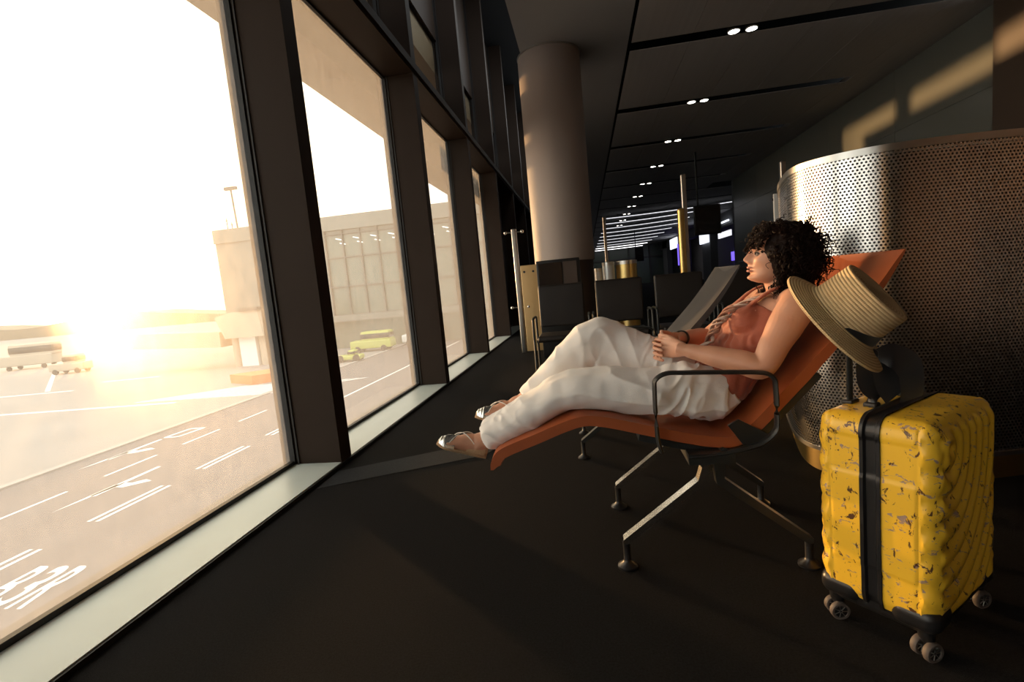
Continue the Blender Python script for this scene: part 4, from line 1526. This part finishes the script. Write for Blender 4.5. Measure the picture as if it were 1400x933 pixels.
# ================================================================== waiting chairs
def waiting_chair(x, y, label):
    t = thing('waiting_chair', (x, y, 0), label, 'chair', 'dark waiting chairs')
    c = MB().rbox((x, y + 0.02, 0.78), (0.272, 0.028, 0.25), 0.025, 4, (4, 2, 4))
    c.v = [p + V((0, 0.10 * (p.z - 0.5), 0)) for p in c.v]
    c.build('backrest', M_dleather, t)
    s_ = MB().rbox((x, y - 0.24, 0.435), (0.272, 0.25, 0.035), 0.03, 4, (4, 4, 2))
    s_.build('seat', M_dleather, t)
    for sx in (-1, 1):
        xa = x + sx * 0.315
        lp_ = [(y - 0.02, 0.43), (y - 0.015, 0.62), (y - 0.06, 0.665), (y - 0.36, 0.665), (y - 0.405, 0.62), (y - 0.41, 0.43)]
        MB().tube([(xa, p.x, p.y) for p in cr(lp_, 4)], (0.014, 0.014), 10, (1, 0, 0)).build('armrest', M_frame, t)
        for yl in (y - 0.40, y - 0.02):
            MB().tube([(xa, yl, 0.44), (xa, yl + (0.02 if yl > y - .2 else -.03), 0.012)], 0.014, 8).lathe([(0, 0), (.025, 0), (.02, .012), (0, .012)], 14, Matrix.Translation((xa, yl + (0.02 if yl > y - .2 else -.03), 0))).build('leg', M_frame, t)
    MB().box((x - 0.31, y - 0.25, 0.375), (x + 0.31, y - 0.19, 0.405)).build('beam', M_frame, t, False)
    return t


c0 = waiting_chair(-0.30, 6.0, 'dark waiting chair nearest the window wall, in front of the column')
for x, y, lb in ((0.38, 6.0, 'dark waiting chair in the middle of the row beyond the raised knee'), (1.06, 6.0, 'dark waiting chair with a sunlit left edge, behind the clasped hands'),
                 (1.74, 6.0, 'dark waiting chair hidden mostly behind the charcoal recliner')):
    o = copy_tree(c0)
    o.location = (x, y, 0)
    o['label'] = lb

# ================================================================== kiosk, posts, partitions, bins
k = thing('kiosk', (-0.36, 7.2, 0), 'black upright cabinet standing in front of the base of the column', 'cabinet')
MB().rbox((-0.36, 7.2, 0.69), (0.30, 0.16, 0.68), 0.01, 2).build('body', M_blk, k)
MB().box((-0.63, 7.028, 0.6), (-0.31, 7.04, 1.33)).build('screen', M_screen, k, False)
MB().box((-0.29, 7.028, 0.6), (-0.10, 7.04, 1.33)).build('side_panel', M_wallb, k, False)


def glass_post(x, y, h, w, label, name='steel_post', knobs=(), plate=None):
    t = thing(name, (x, y, 0), label, 'post')
    MB().rbox((x, y, h / 2), (w / 2, w / 2, h / 2), min(.012, w * .3), 3).build('post', M_steel, t)
    for z in knobs:
        c = MB().tube([(x - 0.13, y - .01, z), (x + 0.13, y - .01, z)], 0.010, 8, (0, 0, 1))
        c = c.build('clamp_arm', M_steel, t)
        for sx in (-1, 1):
            MB().sphere((x + sx * 0.13, y - 0.02, z), 0.026, 12, 8).build('clamp_knob', M_chrome, c)
    if plate:
        x0, x1, z1 = plate
        p = MB().rbox(((x0 + x1) / 2, y, z1 / 2 + .01), ((x1 - x0) / 2, .035, z1 / 2 - .01), 0.012, 3).build('cover_plate', M_cream, t)
        for xx in (x0 + .06, x1 - .06):
            MB().lathe([(0, .04), (.018, .04), (.018, .034), (0, .034)], 14, Matrix.Translation((xx, y, z1 - .10)) @ Matrix.Rotation(PI / 2, 4, 'X')).build('screw', M_frame, p)
    return t


glass_post(-1.03, 7.8, 1.93, 0.075, 'slim steel post with round clamps left of the column, its lower half plated', knobs=(1.88, 0.72), plate=(-0.98, -0.72, 1.36))
glass_post(1.31, 6.75, 2.25, 0.06, 'tallest steel post in the middle, its lower part sunlit gold')
tag(MB().rbox((1.245, 6.66, 0.92), (0.042, 0.042, 0.91), 0.03, 3).build('sunlit_post_tube', M_bing, None), 'added gold tube painting the sunlit lower half of the tallest steel post', 'tube')  # brass colour stands for sunlight on the lower half of the post
glass_post(0.40, 9.0, 2.1, 0.05, 'thin steel post in the distance right of the column')
glass_post(2.32, 6.3, 2.18, 0.06, 'steel post at the left edge of the perforated screen')
sg = thing('post_sign', (2.22, 6.25, 0), 'small cream lit plate clamped to the post by the perforated screen', 'sign')
MB().rbox((2.235, 6.22, 1.62), (0.055, 0.012, 0.20), .008, 2).build('plate', M_white, sg)
MB().box((2.17, 6.215, 1.74), (2.33, 6.25, 1.77)).build('clamp', M_frame, sg, False)
MB().box((2.229, 6.235, 0.0), (2.241, 6.245, 1.44)).build('stem', M_steel, sg, False)

def bin_(x, y, r, h, m, label):
    t = thing('litter_bin', (x, y, 0), label, 'bin')
    MB().lathe([(0, .02), (r, .02), (r, h - .02), (r - .015, h - .02), (r - .015, .04), (0, .04)], 32, Matrix.Translation((x, y, 0))).build('body', m, t)
    MB().lathe([(r + .004, h - .05), (r + .006, h), (r - .03, h + .006), (r - .03, h - .05)], 32, Matrix.Translation((x, y, 0))).build('rim', M_steel, t)
    MB().lathe([(0, 0), (r + .005, 0), (r + .005, .03), (0, .03)], 32, Matrix.Translation((x, y, 0))).build('base', M_blk, t)


bin_(0.34, 7.35, 0.085, 1.27, M_binw, 'slim white round bin seen over the chair backs')
bin_(0.60, 7.45, 0.15, 1.27, M_bing, 'wide brass round bin right of the white one')
bin_(0.20, 7.6, 0.06, 1.20, M_binw, 'smallest pale bin at the left behind the chair backs')

# hanging screens
def hang_screen(x0, x1, y, z0, z1, label):
    t = thing('hanging_screen', ((x0 + x1) / 2, y, CH), label, 'screen', 'hanging monitors')
    MB().rbox(((x0 + x1) / 2, y, (z0 + z1) / 2), ((x1 - x0) / 2, 0.06, (z1 - z0) / 2), .015, 2).build('housing', M_blk, t)
    MB().box((x0 + .04, y - 0.064, z0 + .04), (x1 - .04, y - .06, z1 - .04)).build('display', M_screen, t, False)
    MB().tube([((x0 + x1) / 2 - .25, y, z1), ((x0 + x1) / 2 - .25, y, CH + .3)], .03, 8).build('hanger_rod', M_frame, t)


hang_screen(3.36, 4.12, 16.0, 2.06, 2.93, 'large black monitor hanging from the ceiling left of the face')
hang_screen(3.92, 4.58, 40.0, 2.08, 3.14, 'small distant black monitor hanging under the far ceiling lights')

# curved linear ceiling lights
names2 = ['nearest', 'second', 'third', 'fourth', 'fifth', 'sixth', 'seventh', 'eighth', 'ninth', 'tenth', 'eleventh', 'twelfth', 'thirteenth', 'farthest']
for i in range(14):
    yy = 28.6 + 2.7 * i + 0.09 * i * i
    hw_ = 0.035 if i < 8 else 0.22
    x1 = 8.6 if i == 0 else 6.6
    pts = [(1.4 + (x1 - 1.4) * j / 12, yy - 1.7 * (j / 12) ** 2, CH - 0.22 + 0.0 * j) for j in range(13)]
    t = thing('linear_light', (4.0, yy, CH), '%s long curved white light line under the far hall ceiling' % names2[i], 'ceiling light', 'curved light lines of the far hall')
    MB().tube(pts, (hw_, 0.02), 8).build('diffuser', M_led if i < 8 else M_ledb, t)
    MB().tube([(p[0], p[1], p[2] + .045) for p in pts], (hw_ * .8, 0.024), 6).build('profile', M_frame, t)
    for j in (1, 11):
        MB().tube([(pts[j][0], pts[j][1], CH - .2), (pts[j][0], pts[j][1], CH - .002)], .008, 6).build('suspension_wire', M_frame, t)

# shops in the distance
def lit(name, a, b, m, label, cat):
    o = MB().rbox(tuple((V(a) + V(b)) / 2), tuple((V(b) - V(a)) / 2), .02, 2).build(name, m, None)
    return tag(o, label, cat)


lit('shop_sign', (8.85, 50.2, 3.3), (8.95, 54.0, 4.3), M_shopw, 'bright white shop sign in the distance left of the gold tube', 'sign')
lit('shop_sign', (8.80, 38.0, 2.9), (8.95, 40.4, 3.85), M_shopw, 'white picture sign over the shop front below the large monitor', 'sign')
lit('light_strip', (8.72, 36.0, 4.0), (8.82, 39.5, 4.1), M_shopw, 'slanting white light strip right of the large monitor', 'light')
lit('light_strip', (8.8, 32.6, 3.8), (8.9, 34.6, 3.9), M_shopw, 'shorter white light strip near the end of the green wall', 'light')
lit('light_strip', (8.8, 32.2, 2.9), (8.9, 35.0, 3.25), M_led, 'wide pale light strip low over the nearest shop front', 'light')
for yy, lb in ((45.2, 'right upright violet light strip beside the gold tube'), (49.8, 'left upright violet light strip beside the gold tube')):
    lit('light_strip', (8.85, yy, 1.6), (8.95, yy + .25, 3.6), M_shopp, lb, 'light')
lit('shop_sign', (11.8, 40.6, 1.9), (11.9, 41.6, 2.3), M_teal, 'tiny teal sign inside the shop left of the face', 'sign')
lit('shop_sign', (11.8, 42.4, 1.5), (11.9, 43.2, 2.2), M_shopp, 'tiny violet sign beside the teal one', 'sign')
